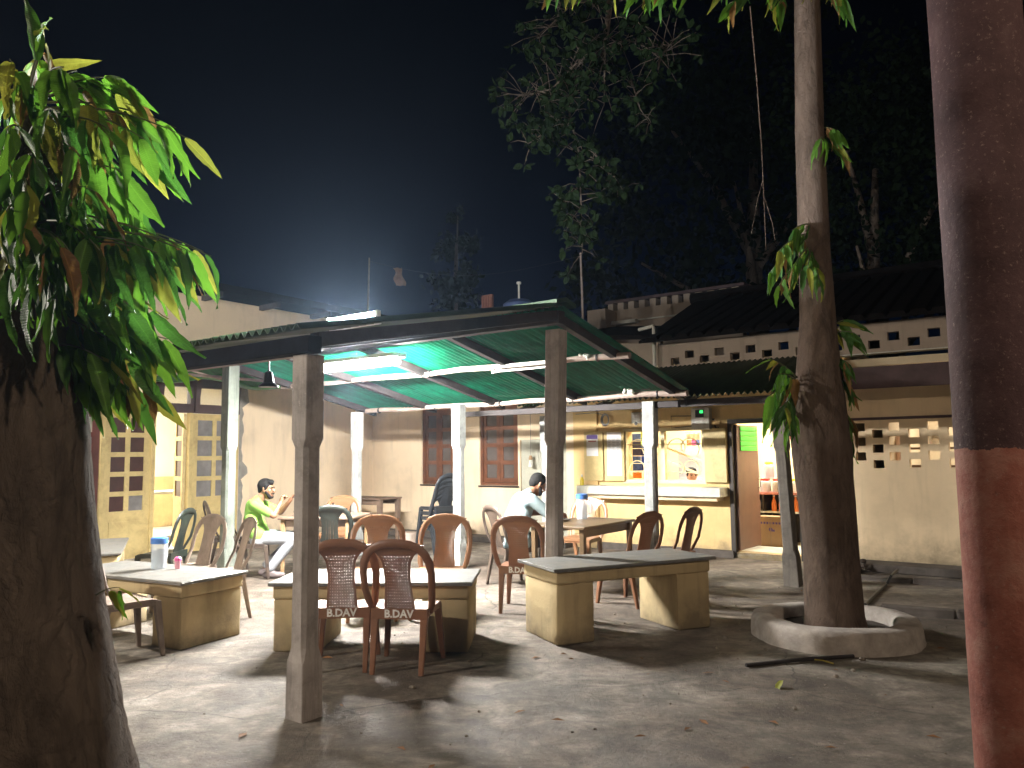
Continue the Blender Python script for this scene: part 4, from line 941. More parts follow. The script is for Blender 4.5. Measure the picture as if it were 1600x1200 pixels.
def bowl(label, x, y, z, r, h):
    b = thing('steel_bowl', label, 'bowl', (x, y, z)); 
    MB().lathe([(r*0.5, 0.0), (r*0.85, h*0.5), (r, h), (r*0.97, h), (r*0.8, h*0.5), (r*0.45, 0.008)], 20).build('bowl', M['steel'], b, smooth='auto')
bowl('small steel bowl under the lime shirted man\'s hands', -2.70, 9.80, 0.746, 0.075, 0.06)
pl = thing('steel_plate', 'steel plate of food in front of the blue shirted man', 'plate', (0.52, 8.82, 0.736))
MB().lathe([(0.07, 0), (0.125, 0.012), (0.13, 0.022), (0.12, 0.018), (0.06, 0.006)], 24).build('plate', M['steel'], pl, smooth='auto')
MB().ball((0.0, 0, 0.015), 0.05, 12, 6, (1, 1, 0.4)).build('food', M['carton'], pl)
ob = thing('oil_bottle', 'small bottle with yellow oil at the left end of the serving sill', 'bottle', W(4.99, 0.25, 0.991))
MB().lathe([(0.03, 0), (0.03, 0.09), (0.026, 0.10), (0.012, 0.13)], 14).build('body', plain('yellow_oil', (0.75, 0.6, 0.05), 0.25), ob, smooth='auto')
MB().lathe([(0.012, 0.131), (0.014, 0.17)], 10).build('cap', M['insulator'], ob, smooth='auto')
bk = thing('whitewashed_block', 'whitewashed square block at the foot of the back wall', 'block', W(2.66, 0.55), YAW)
MB().box(-0.17, 0.17, -0.15, 0.15, 0, 0.36).build('block', M['block'], bk, bevel=0.02, wobble=0.004, sub=2)
gt = thing('grey_tub', 'upturned grey plastic tub beside the stack of black chairs', 'tub', (-1.62, 12.05, 0))
MB().lathe([(0.17, 0), (0.165, 0.02), (0.14, 0.3), (0.13, 0.31), (0.02, 0.315)], 20).build('tub', M['chair_dusty'], gt, smooth='auto')

# ------------------------------------------------------------------ goods in the shop
GS = 'snack jars on the shop shelf'
rk = thing('shop_rack', 'dark rack of shelves facing the open shop door', 'shelf', W(7.50, -1.45), YAW)
MB().box(-0.62, 0.62, -0.22, 0.22, 0.83, 0.865).build('shelf_board', plain('red_edge_board', (0.55, 0.22, 0.2), 0.5), rk)
MB().box(-0.62, 0.62, -0.22, 0.22, 0.55, 0.575).build('shelf_board', M['slab_white'], rk)
for x in (-0.62, -0.16, 0.60): MB().box(x, x+0.03, -0.21, 0.21, 0.08, 0.829).build('upright', M['dark_frame'], rk)
MB().box(-0.62, 0.62, 0.222, 0.24, 0.08, 0.86).build('rack_back', M['dark_frame'], rk)
def jar(label, x, y, z, r, h, lid, fill, group=GS):
    j = thing('snack_jar', label, 'jar', W(x-0.46, y, z), 0, group)
    MB().lathe([(r*0.92, 0), (r, 0.015), (r, h*0.78), (r*0.75, h*0.85)], 18).build('glass', M['clear'], j, smooth='auto')
    MB().lathe([(r*0.88, 0.008), (r*0.92, h*0.55), (r*0.6, h*0.6)], 14).build('contents', fill, j, smooth='auto')
    MB().lathe([(r*0.82, h*0.86), (r*0.84, h), (r*0.6, h*1.02)], 18).build('lid', lid, j, smooth='auto')
c_or = plain('orange_lid', (0.75, 0.22, 0.06), 0.4); c_red = plain('red_lid', (0.6, 0.06, 0.05), 0.4); c_yel = plain('yellow_lid', (0.8, 0.55, 0.06), 0.4); c_grn = plain('green_base', (0.10, 0.42, 0.08), 0.4)
f_bis = plain('biscuits', (0.5, 0.28, 0.12), 0.8, 0.5, 30); f_pink = plain('pink_sweets', (0.7, 0.25, 0.3), 0.6, 0.5, 40); f_wht = plain('wrapped_sweets', (0.75, 0.7, 0.68), 0.5, 0.3, 40); f_red = plain('red_sweets', (0.55, 0.05, 0.06), 0.5, 0.4, 40)
for a in (('lower row glass jar of wrapped sweets with a red lid at the door leaf', 7.62, -1.35, 0.868, 0.085, 0.20, c_red, f_wht),
          ('lower row glass jar of pale biscuits, second from the door leaf', 7.82, -1.38, 0.868, 0.085, 0.20, c_red, f_bis),
          ('lower row glass jar of brown biscuits, third from the door leaf', 8.02, -1.35, 0.868, 0.085, 0.20, c_red, f_bis),
          ('lower row glass jar of white sweets, last before the post', 8.22, -1.38, 0.868, 0.085, 0.20, c_yel, f_wht),
          ('upper row jar with an orange lid', 7.60, -1.55, 1.075, 0.075, 0.27, c_or, f_wht),
          ('upper row jar of red sweets with a yellow lid', 7.83, -1.55, 1.075, 0.078, 0.25, c_yel, f_red),
          ('upper row jar of pink wrapped sweets', 8.05, -1.55, 1.075, 0.078, 0.20, c_red, f_pink)): jar(*a)
MB_ = MB().box(6.98, 7.95, 1.47, 1.64, 1.05, 1.073).build('upper_shelf', M['slab_white'], kb)
for k in range(4):
    o = thing('juice_bottle', 'orange drink bottle on the middle shelf, number %s from the left' % ['one', 'two', 'three', 'four'][k], 'bottle', W(7.50+0.11*k, -1.32, 0.577), 0, 'orange drink bottles')
    MB().lathe([(0.038, 0), (0.04, 0.1), (0.03, 0.15), (0.014, 0.19), (0.014, 0.22)], 12).build('body', c_or, o, smooth='auto'); MB().lathe([(0.017, 0.221), (0.017, 0.24)], 10).build('cap', M['insulator'], o)
for k in range(3):
    o = thing('milk_bottle', 'white bottle on the middle shelf by the door leaf, %s of three' % ['first', 'second', 'third'][k], 'bottle', W(7.06+0.10*k, -1.32, 0.577), 0, 'white bottles')
    MB().lathe([(0.038, 0), (0.04, 0.11), (0.025, 0.16), (0.014, 0.2)], 12).build('body', f_wht, o, smooth='auto'); MB().lathe([(0.017, 0.201), (0.017, 0.22)], 10).build('cap', c_red, o)
ct = thing('carton_box', 'brown cardboard carton with purple print under the shop shelf', 'carton', W(7.56, -1.05, 0.079), YAW)
MB().box(-0.20, 0.20, -0.13, 0.13, 0, 0.44).build('box', M['carton'], ct, bevel=0.004)
MB().box(-0.006, 0.006, -0.133, -0.1305, 0.0, 0.44).build('tape', plain('tape', (0.28, 0.2, 0.12), 0.3), ct)
pr = MB()
for k in range(7): pr.box(-0.15+k*0.045, -0.122+k*0.045, -0.1325, -0.1303, 0.33, 0.36)
pr.ball((0.0, -0.131, 0.25), 0.03, 8, 6, (1, 0.03, 1)); pr.box(0.02, 0.06, -0.1325, -0.1303, 0.22, 0.25)
pr.build('print', M['purple'], ct)
# strips of packets hanging above the shop door and in the hatch
def strip(label, s, t, z, cols, n_, w=0.09, h=0.12):
    o = thing('packet_strip', label, 'packets', W(s, t, z), YAW, 'hanging packet strips')
    for k in range(n_):
        c = cols[k % len(cols)]
        vs_ = []; 
        MB().hexa([(-w/2, -0.004, -h*(k+1)+0.008), (w/2, -0.004, -h*(k+1)+0.008), (w/2, 0.004, -h*(k+1)+0.008), (-w/2, 0.004, -h*(k+1)+0.008)], [(-w/2, -0.004, -h*k), (w/2, -0.004, -h*k), (w/2, 0.004, -h*k), (-w/2, 0.004, -h*k)]).build('packet', c, o, bevel=0.003, rot=(0, 0, 0.2*math.sin(k*2+s)))
c_blu = plain('blue_packet', (0.04, 0.10, 0.45), 0.3, 0.5, 25); c_nav = plain('navy_packet', (0.03, 0.03, 0.12), 0.3, 0.4, 25); c_lime = plain('lime_packet', (0.45, 0.62, 0.06), 0.3, 0.4, 25); c_org = plain('orange_packet', (0.8, 0.25, 0.03), 0.3, 0.4, 25); c_mag = plain('magenta_packet', (0.65, 0.06, 0.25), 0.3, 0.4, 25); c_sil = plain('silver_packet', (0.7, 0.7, 0.7), 0.25, 0.3, 25)
strip('blue and navy packet strip hanging at the left of the hatch', 5.60, -0.45, 1.80, [c_blu, c_nav, c_nav, c_blu, c_blu, c_org], 6, 0.17)
strip('navy packet strip beside the blue one in the hatch', 5.68, -0.55, 1.80, [c_nav, c_blu], 5, 0.10)
strip('lime green packet strip hanging behind the hatch post', 5.76, -0.40, 1.84, [c_lime, c_lime, c_sil], 2, 0.10)
strip('orange packet strip at the top right of the hatch', 6.44, -0.6, 1.79, [c_sil, c_org], 2, 0.07, 0.10)
strip('magenta packet strip at the top right of the hatch', 6.52, -0.6, 1.79, [c_sil, c_mag], 2, 0.07, 0.10)
strip('blue packet strip at the far top right of the hatch', 6.59, -0.6, 1.79, [c_sil, c_blu], 2, 0.06, 0.10)
strip('silver packet strip hanging at the top of the shop door', 7.78, -0.35, 1.93, [c_sil, c_sil], 1, 0.14, 0.12)
strip('red packet strip hanging at the right of the shop door', 8.06, -0.35, 1.95, [c_sil, c_red, c_or], 3, 0.08, 0.10)
# grey display and cupboard behind the hatch
cu_ = thing('grey_cupboard', 'grey cupboard standing behind the serving hatch', 'cupboard', W(6.25, -1.75), YAW)
MB().box(-0.42, 0.42, -0.2, 0.2, 0.08, 1.55).build('carcass', plain('grey_laminate', (0.30, 0.31, 0.33), 0.4), cu_, bevel=0.006)
for z in (0.6, 1.08): MB().box(-0.40, 0.40, -0.212, -0.202, z-0.45, z).build('cupboard_door', plain('grey_panel', (0.36, 0.37, 0.40), 0.35), cu_)
br = thing('plank_rails', 'two pale slanting planks behind the right half of the hatch', 'plank', W(6.44, -0.5), YAW)
for z in (1.35, 1.56): MB().hexa([(-0.35, -0.02, z), (-0.35, 0.0, z), (0.45, 0.0, z-0.30), (0.45, -0.02, z-0.30)], [(-0.35, -0.02, z+0.035), (-0.35, 0.0, z+0.035), (0.45, 0.0, z-0.265), (0.45, -0.02, z-0.265)]).build('plank', M['grille'], br)
# things on the store shelf behind the vents
sp_ = thing('steel_pot', 'round steel pot seen through the vent holes of the pierced wall', 'pot', W(9.80, -0.95, 1.531))
MB().lathe([(0.07, 0), (0.11, 0.03), (0.12, 0.09), (0.09, 0.15), (0.08, 0.16)], 18).build('pot', M['steel'], sp_, smooth='auto')
tw = thing('pink_towel', 'pink striped towel hanging behind the vent holes', 'towel', W(9.40+0.06, -0.50, 0), YAW)
for k in range(4): MB().box(-0.1+k*0.045, -0.06+k*0.045, -0.01, 0.01+0.01*(k % 2), 1.05, 1.68).build('towel_fold', plain('pink_stripe', (0.65, 0.22, 0.18) if k % 2 == 0 else (0.75, 0.55, 0.45), 0.9), tw)
# ------------------------------------------------------------------ people: one continuous skin, clothes and hair as children
def blob(name, bones, balls, voxel, mat, parent, smooth_it=6):
    mb = MB()
    for (p0, r0, p1, r1) in bones:
        p0, p1 = Vector(p0), Vector(p1)
        mb.tube([p0, p0.lerp(p1, 0.5), p1], [r0, (r0+r1)/2, r1], 12); mb.ball(p0, r0, 12, 8); mb.ball(p1, r1, 12, 8)
    for (c, r, sc) in balls: mb.ball(c, r, 16, 11, sc)
    me = mb.mesh(name+'_raw', mat)
    o = bpy.data.objects.new(name+'_raw', me); COL.objects.link(o)
    m1 = o.modifiers.new('r', 'REMESH'); m1.mode = 'VOXEL'; m1.voxel_size = voxel; m1.use_smooth_shade = True
    if smooth_it:
        m2 = o.modifiers.new('s', 'SMOOTH'); m2.factor = 0.5; m2.iterations = smooth_it
    dg = bpy.context.evaluated_depsgraph_get(); out = bpy.data.meshes.new_from_object(o.evaluated_get(dg)); out.name = name
    COL.objects.unlink(o); bpy.data.objects.remove(o)
    out.materials.clear(); out.materials.append(mat); out.shade_smooth()
    return link(name, out, parent)
def hand(bones, wrist, fwd, out_, up, curl=0.5, sx=1):
    # palm, four fingers of unequal length with a bend, thumb leaving the side of the palm
    w = Vector(wrist); f = Vector(fwd).normalized(); o = Vector(out_).normalized(); u = Vector(up).normalized()
    pc = w+f*0.075
    bones.append((w, 0.026, w+f*0.03, 0.03))
    for k, (off, ln) in enumerate(((-0.030, 0.062), (-0.010, 0.074), (0.011, 0.070), (0.031, 0.054))):
        a = pc+o*off*0.95
        bones.append((w+f*0.02+o*off*0.5, 0.018, a, 0.0135))
        b = a+(f*math.cos(curl*0.9)-u*math.sin(curl*0.9))*ln*0.55
        c = b+(f*math.cos(curl*2.0)-u*math.sin(curl*2.0))*ln*0.55
        bones.append((a, 0.0115, b, 0.0105)); bones.append((b, 0.0105, c, 0.0085))
    t0 = w+f*0.025-o*0.025; t1 = t0+(f*0.6-o*0.7-u*0.3).normalized()*0.04; t2 = t1+(f*0.9-o*0.1-u*0.5).normalized()*0.032
    bones.append((t0, 0.016, t1, 0.013)); bones.append((t1, 0.0125, t2, 0.0095))
def head_parts(bones, balls, hc, face, upv, s=1.0):
    # face, upv: unit vectors of the head
    f = Vector(face).normalized(); u = Vector(upv); u = (u-f*u.dot(f)).normalized(); r = f.cross(u)
    hc = Vector(hc)
    def P(a, b, c): return hc+r*a*s+f*b*s+u*c*s
    balls.append((P(0, -0.012, 0.028), 0.092*s, (0.86, 1.02, 1.0)))
    bones.append((P(0, 0.01, -0.01), 0.074*s, P(0, 0.035, -0.075), 0.050*s))      # jaw
    bones.append((P(0, 0.055, -0.085), 0.027*s, P(0, 0.062, -0.078), 0.026*s))    # chin
    bones.append((P(0, 0.086, 0.022), 0.010*s, P(0, 0.104, -0.018), 0.0145*s))    # nose
    bones.append((P(-0.045, 0.066, 0.034), 0.016*s, P(0.045, 0.066, 0.034), 0.016*s))  # brow
    bones.append((P(-0.02, 0.082, -0.052), 0.011*s, P(0.02, 0.082, -0.052), 0.011*s))  # lips
    for k in (-1, 1):
        bones.append((P(k*0.082, -0.012, 0.022), 0.013*s, P(k*0.080, -0.004, -0.022), 0.010*s))   # ears
        bones.append((P(k*0.045, 0.052, -0.008), 0.024*s, P(k*0.035, 0.05, -0.035), 0.022*s))     # cheeks
    return P
def face_bits(parent, P, s=1.0, beard=False, moustache=True):
    e = MB()
    for k in (-1, 1): e.ball(P(k*0.033, 0.078, 0.012), 0.0095*s, 8, 6)
    e.build('eyes', M['black'], parent, smooth='auto')
    b = MB()
    for k in (-1, 1): b.tube([P(k*0.016, 0.088, 0.034), P(k*0.036, 0.084, 0.040), P(k*0.055, 0.070, 0.034)], 0.005*s, 6)
    b.build('eyebrows', M['hair'], parent)
    if moustache: MB().tube([P(-0.032, 0.082, -0.045), P(-0.012, 0.096, -0.036), P(0.012, 0.096, -0.036), P(0.032, 0.082, -0.045)], 0.0075*s, 6).build('moustache', M['hair'], parent)
    if beard: blob('beard', [(P(-0.064, 0.02, -0.03), 0.02*s, P(-0.035, 0.06, -0.085), 0.024*s), (P(0.064, 0.02, -0.03), 0.02*s, P(0.035, 0.06, -0.085), 0.024*s), (P(-0.035, 0.062, -0.088), 0.025*s, P(0.035, 0.062, -0.088), 0.025*s)], [], 0.008, M['hair'], parent, 4)
def hair_cap(parent, P, s=1.0):
    bl = [(P(0, -0.028, 0.045), 0.098*s, (0.92, 1.0, 0.98)), (P(0, 0.035, 0.100), 0.045*s, (1.35, 1.0, 0.7)), (P(0.02, 0.058, 0.092), 0.03*s, (1.3, 1, 0.8)), (P(0, -0.07, -0.01), 0.055*s, (1.2, 0.8, 1.2))]
    bn = [(P(-0.072, 0.012, 0.05), 0.022*s, P(-0.078, 0.006, 0.005), 0.012*s), (P(0.072, 0.012, 0.05), 0.022*s, P(0.078, 0.006, 0.005), 0.012*s)]
    blob('hair', bn, bl, 0.009, M['hair'], parent, 3)

# --- man in the lime shirt
p1 = thing('person', 'man in a lime shirt and pale jeans leaning on the wooden table, facing right', 'person', (-3.17, 9.72, 0), rad(-82))
bones, balls = [], []
P = head_parts(bones, balls, (0.0, 0.075, 1.085), (0.22, 1, -0.12), (0, 0.0, 1))
bones.append(((0, -0.03, 0.94), 0.058, (0, 0.05, 1.05), 0.054))
bones += [((0, 0.0, 0.50), 0.115, (0, -0.10, 0.70), 0.105), ((0, -0.10, 0.70), 0.105, (0, -0.06, 0.90), 0.10)]
AR = [((0.165, -0.05, 0.915), (0.225, 0.20, 0.775), (0.135, 0.27, 0.93)), ((-0.165, -0.05, 0.915), (-0.235, 0.21, 0.785), (-0.10, 0.34, 0.93))]
for sh_, el, wr in AR:
    bones += [(sh_, 0.055, el, 0.041), (el, 0.041, wr, 0.027)]
hand(bones, AR[0][2], (-0.35, 0.25, 0.9), (1, 0, 0.2), (0, -0.95, 0.3), 1.0); hand(bones, AR[1][2], (0.1, 0.45, 0.9), (1, 0, 0), (0, -0.9, 0.4), 0.9)
LG = [((0.095, 0.02, 0.50), (0.125, 0.43, 0.485), (0.105, 0.14, 0.11)), ((-0.095, 0.02, 0.50), (-0.13, 0.42, 0.48), (-0.11, 0.05, 0.12))]
for hp, kn, an in LG:
    bones += [(hp, 0.07, kn, 0.05), (kn, 0.05, an, 0.035), (an, 0.035, (an[0], an[1]+0.03, 0.045), 0.035), ((an[0], an[1]-0.03, 0.04), 0.033, (an[0], an[1]+0.15, 0.035), 0.028)]
blob('body', bones, balls, 0.008, M['skin'], p1, 3)
tb_ = [((0, 0.01, 0.52), 0.125, (0, -0.075, 0.70), 0.125), ((0, -0.075, 0.70), 0.125, (0, -0.065, 0.87), 0.12), ((-0.15, -0.055, 0.905), 0.072, (0.15, -0.055, 0.905), 0.072), ((-0.10, 0.0, 0.53), 0.11, (0.10, 0.0, 0.53), 0.11), ((-0.10, -0.07, 0.72), 0.11, (0.10, -0.07, 0.72), 0.11), ((0, -0.045, 0.93), 0.075, (0, -0.02, 0.965), 0.062)]
for sh_, el, wr in AR:
    q = Vector(sh_).lerp(Vector(el), 0.78); tb_.append((sh_, 0.066, q, 0.058))
blob('shirt', tb_, [], 0.011, M['lime'], p1, 14)
tr_ = [((-0.09, 0.0, 0.485), 0.112, (0.09, 0.0, 0.485), 0.112)]
for hp, kn, an in LG: tr_ += [(hp, 0.092, kn, 0.072), (kn, 0.072, Vector(kn).lerp(Vector(an), 0.95), 0.055)]
blob('jeans', tr_, [], 0.011, M['jeans'], p1, 5)
for hp, kn, an in LG:
    blob('shoe', [((an[0], an[1]-0.04, 0.048), 0.044, (an[0], an[1]+0.16, 0.04), 0.036), ((an[0], an[1], 0.07), 0.042, (an[0], an[1]+0.05, 0.06), 0.04)], [], 0.01, M['shoe'], p1, 3)
hair_cap(p1, P); face_bits(p1, P, beard=True)

# --- man in the pale blue shirt, bent over his plate
p2 = thing('person', 'man in a pale blue shirt bent over his plate behind the concrete post', 'person', (0.05, 9.05, 0), rad(-66))
bones, balls = [], []
P = head_parts(bones, balls, (0.0, 0.27, 1.13), (0.1, 0.86, -0.5), (0, 0.4, 0.9))
bones.append(((0, 0.12, 1.0), 0.06, (0, 0.215, 1.08), 0.055))
bones += [((0, 0.0, 0.52), 0.12, (0, 0.0, 0.75), 0.115), ((0, 0.0, 0.75), 0.115, (0, 0.09, 0.95), 0.105)]
AR = [((0.175, 0.10, 0.97), (0.27, 0.30, 0.785), (0.10, 0.50, 0.79)), ((-0.175, 0.10, 0.97), (-0.27, 0.28, 0.785), (-0.06, 0.50, 0.80))]
for sh_, el, wr in AR: bones += [(sh_, 0.056, el, 0.042), (el, 0.042, wr, 0.028)]
hand(bones, AR[0][2], (-0.5, 0.9, -0.1), (0.9, 0.4, 0), (0, 0, 1), 0.6); hand(bones, AR[1][2], (0.4, 0.9, -0.15), (0.9, -0.3, 0), (0, 0, 1), 0.7)
LG = [((0.095, 0.02, 0.50), (0.14, 0.45, 0.49), (0.12, 0.42, 0.09)), ((-0.095, 0.02, 0.50), (-0.14, 0.44, 0.49), (-0.12, 0.36, 0.09))]
for hp, kn, an in LG:
    bones += [(hp, 0.07, kn, 0.05), (kn, 0.05, an, 0.035), ((an[0], an[1]-0.03, 0.04), 0.033, (an[0], an[1]+0.15, 0.032), 0.026)]
blob('body', bones, balls, 0.008, M['skin'], p2, 3)
tb_ = [((0, 0.0, 0.50), 0.15, (0, -0.02, 0.75), 0.142), ((0, -0.02, 0.75), 0.142, (0, 0.06, 0.93), 0.132), ((-0.16, 0.09, 0.965), 0.076, (0.16, 0.09, 0.965), 0.076), ((-0.11, 0.0, 0.50), 0.12, (0.11, 0.0, 0.50), 0.12), ((-0.11, 0.0, 0.76), 0.115, (0.11, 0.0, 0.76), 0.115), ((0, 0.11, 1.0), 0.075, (0, 0.145, 1.03), 0.066), ((-0.1, -0.09, 0.42), 0.07, (0.1, -0.09, 0.42), 0.07)]
for sh_, el, wr in AR: tb_ += [(sh_, 0.074, Vector(sh_).lerp(Vector(el), 0.9), 0.066)]
blob('shirt', tb_, [], 0.011, M['blue_shirt'], p2, 12)
tr_ = [((-0.09, 0.01, 0.49), 0.11, (0.09, 0.01, 0.49), 0.11)]
for hp, kn, an in LG: tr_ += [(hp, 0.092, kn, 0.074), (kn, 0.074, an, 0.058)]
blob('trousers', tr_, [], 0.011, M['dark_trouser'], p2, 5)
for hp, kn, an in LG: blob('shoe', [((an[0], an[1]-0.04, 0.048), 0.044, (an[0], an[1]+0.16, 0.04), 0.036)], [], 0.01, M['shoe'], p2, 3)
hair_cap(p2, P); face_bits(p2, P, beard=True)

# --- shopkeeper seen low in the hatch, seated on a stool
p3 = thing('person', 'dark haired shopkeeper smiling low in the right half of the serving hatch', 'person', W(6.36, -0.85, 0.08), YAW+rad(215))
bones, balls = [], []
P = head_parts(bones, balls, (0, 0.03, 1.04), (-0.1, 1, -0.05), (0, 0, 1))
bones += [((0, 0.0, 0.90), 0.055, (0, 0.015, 1.0), 0.052), ((0, 0, 0.46), 0.11, (0, 0, 0.88), 0.10)]
AR = [((0.165, 0, 0.86), (0.22, 0.06, 0.62), (0.12, 0.28, 0.56)), ((-0.165, 0, 0.86), (-0.22, 0.06, 0.62), (-0.12, 0.28, 0.56))]
for sh_, el, wr in AR: bones += [(sh_, 0.052, el, 0.04), (el, 0.04, wr, 0.027)]
for wr, q in ((AR[0][2], -0.3), (AR[1][2], 0.3)): hand(bones, wr, (q, 1, -0.2), (1, 0, 0), (0, 0, 1), 0.5)
LG = [((0.09, 0.02, 0.46), (0.12, 0.42, 0.45), (0.11, 0.40, 0.08)), ((-0.09, 0.02, 0.46), (-0.12, 0.42, 0.45), (-0.11, 0.40, 0.08))]
for hp, kn, an in LG: bones += [(hp, 0.07, kn, 0.05), (kn, 0.05, an, 0.035), (an, 0.034, (an[0], an[1]+0.15, 0.035), 0.027)]
blob('body', bones, balls, 0.009, M['skin2'], p3, 3)
tb_ = [((0, 0, 0.48), 0.13, (0, 0, 0.84), 0.122), ((-0.15, 0, 0.86), 0.07, (0.15, 0, 0.86), 0.07), ((-0.1, 0, 0.5), 0.1, (0.1, 0, 0.5), 0.1)] + [(sh_, 0.068, Vector(sh_).lerp(Vector(el), 0.8), 0.06) for sh_, el, wr in AR]
blob('shirt', tb_, [], 0.012, M['navy'], p3, 4)
tr_ = [((-0.09, 0.0, 0.45), 0.105, (0.09, 0.0, 0.45), 0.105)]
for hp, kn, an in LG: tr_ += [(hp, 0.09, kn, 0.07), (kn, 0.07, an, 0.055)]
blob('trousers', tr_, [], 0.012, M['dark_trouser'], p3, 4)
hair_cap(p3, P); face_bits(p3, P, moustache=False)
so = thing('wooden_stool', 'wooden stool under the shopkeeper behind the hatch', 'stool', W(6.36, -0.85, 0.078), YAW)
MB().lathe([(0.15, 0.33), (0.16, 0.34), (0.16, 0.365), (0.15, 0.37)], 18).build('seat', M['wood_table'], so)
for k in range(4): MB().tube([(0.14*math.cos(k*PI/2+0.8), 0.14*math.sin(k*PI/2+0.8), 0.0), (0.1*math.cos(k*PI/2+0.8), 0.1*math.sin(k*PI/2+0.8), 0.34)], 0.016, 6).build('leg', M['wood_leg'], so)

# ------------------------------------------------------------------ foliage
def leaf_mesh(name, mat, wid, wav, curl, seed):
    n_ = 11; vs_, fs_ = [], []; rr = random.Random(seed)
    ph = rr.uniform(0, 6)
    for i in range(n_+1):
        q = i/n_; w = wid*math.sin(PI*min(1, q*0.93+0.05)**0.75)*(1-0.25*q) if i < n_ else 0.002
        z = -curl*q*q; s_ = wav*math.sin(q*17+ph)
        for k, a in enumerate((-1, -0.5, 0, 0.5, 1)):
            e = abs(a)
            vs_.append((q, a*w*(1+0.07*math.sin(q*31+ph+a)), z+w*0.45*e+(s_ if e == 1 else 0)*(1 if a > 0 else -0.8)*(0.3+q)))
    for i in range(n_):
        for k in range(4):
            a = i*5+k; fs_.append((a, a+5, a+6, a+1))
    return MB().add(vs_, fs_).mesh(name, mat, smooth=True)
LV = {}
for key in ('leaf', 'leaf_dark', 'leaf_yellow', 'leaf_copper'):
    LV[key] = [leaf_mesh('leaf', M[key], 0.115+0.02*(k % 3), 0.018+0.008*(k % 2), 0.10+0.10*k, k*13+len(key)) for k in range(4)]
def leaf_obj(parent, base, d, nrm, length, key, rr, keep=True):
    d = Vector(d).normalized(); z = Vector(nrm); z = z-d*z.dot(d)
    if z.length < 1e-4: z = d.orthogonal()
    z.normalize(); y = z.cross(d)
    m = Matrix(((d.x, y.x, z.x, base[0]), (d.y, y.y, z.y, base[1]), (d.z, y.z, z.z, base[2]), (0, 0, 0, 1))) @ Matrix.Scale(length, 4)
    me = rr.choice(LV[key]); LEAF_N[parent.name] = LEAF_N.get(parent.name, 0)+1
    if LEAF_N[parent.name] > 295:
        MORE.setdefault(parent.name, []).append((m, me)); return None
    o = bpy.data.objects.new('leaf', me); COL.objects.link(o); o.parent = parent; o.matrix_local = m
    return o
LEAF_N = {}; MORE = {}
def more_leaves(parent):
    # leaves past the first few hundred, joined
    mb = MB(); keys = ['leaf', 'leaf_dark', 'leaf_yellow', 'leaf_copper']
    for m, me in MORE.get(parent.name, []):
        mb.cur = [k for k in range(4) if me in LV[keys[k]]][0]
        mb.add([m @ v_.co for v_ in me.vertices], [tuple(p.vertices) for p in me.polygons])
    if mb.v: mb.build('foliage', [M[k] for k in keys], parent, smooth=True)['kind'] = 'stuff'
def ray_at(px, py, Y):
    d = FW+RT*((px-800)/1200)-UP*((py-600)/1200); return Vector((0, 0, EYE))+d*(Y/d.y)
def hanging_twig(crown, start, end, nleaf, llen, rr, droop=0.35, spread=0.9, keys=('leaf',)*6+('leaf_dark',)*3+('leaf_yellow',)*2+('leaf_copper',), r=0.006, outer=0.35, twigs=None, young=True):
    s, e = Vector(start), Vector(end); ln = (e-s).length
    pts = []
    for k in range(9):
        q = k/8; p = s.lerp(e, q); p.z += ln*droop*(q*(1-q))*1.3
        pts.append(p)
    twigs.tube(pts, [r*(1-0.7*k/8) for k in range(9)], 5)
    # petiole + leaf pairs along the outer stretch
    for k in range(nleaf):
        q = outer+(1-outer)*(k+rr.random()*0.6)/nleaf; q = min(q, 1.0)
        i = min(7, int(q*8)); p = pts[i].lerp(pts[i+1], q*8-i); t = (pts[i+1]-pts[i]).normalized()
        side = t.cross(Vector((0, 0, 1))); 
        if side.length < 0.1: side = Vector((1, 0, 0))
        side.normalize(); sg = 1 if k % 2 else -1
        d = t*rr.uniform(0.3, 1.0)+side*sg*rr.uniform(0.1, 0.6)*spread+Vector((0, 0, -1))*rr.uniform(0.4, 1.15)
        nrm = side*sg*0.6+Vector((rr.uniform(-0.7, 0.7), rr.uniform(-0.9, 0.5), rr.uniform(0.1, 0.8)))
        key = rr.choice(keys)
        if young and q > 0.88 and rr.random() < 0.28: key = rr.choice(('leaf_yellow', 'leaf_yellow', 'leaf_copper'))
        leaf_obj(crown, p+d.normalized()*0.012, d, nrm, llen*rr.uniform(0.72, 1.12), key, rr)
def crown_part(name, parent):
    o = bpy.data.objects.new(name, None); COL.objects.link(o); o.parent = parent; o.empty_display_size = 0.1; return o
def trunk_mesh(rings, n_=28, amp=0.05, seed=1, sub=3):
    # rings: (x, y, z, r); surface made uneven with ridges and knots
    rr = random.Random(seed); mb = MB(); vs_, fs_ = [], []
    full = []
    for i in range(len(rings)-1):
        for k in range(sub):
            q = k/sub; full.append([a+(b-a)*q for a, b in zip(rings[i], rings[i+1])])
    full.append(list(rings[-1]))
    ph = [rr.uniform(0, 6.28) for _ in range(6)]
    for x, y, z, r in full:
        for k in range(n_):
            a = 2*PI*k/n_
            d = 1+amp*(0.5*math.sin(3*a+ph[0]+z*0.8)+0.3*math.sin(7*a+ph[1]+z*2.1)+0.35*math.sin(5*a+ph[2]-z*3.0)*math.sin(z*4+ph[3])+0.2*rr.uniform(-1, 1))
            vs_.append((x+r*d*math.cos(a), y+r*d*math.sin(a), z))
    for i in range(len(full)-1):
        for k in range(n_):
            k2 = (k+1) % n_; fs_.append((i*n_+k, i*n_+k2, (i+1)*n_+k2, (i+1)*n_+k))
    fs_.append(tuple((len(full)-1)*n_+k for k in range(n_)))
    return mb.add(vs_, fs_)

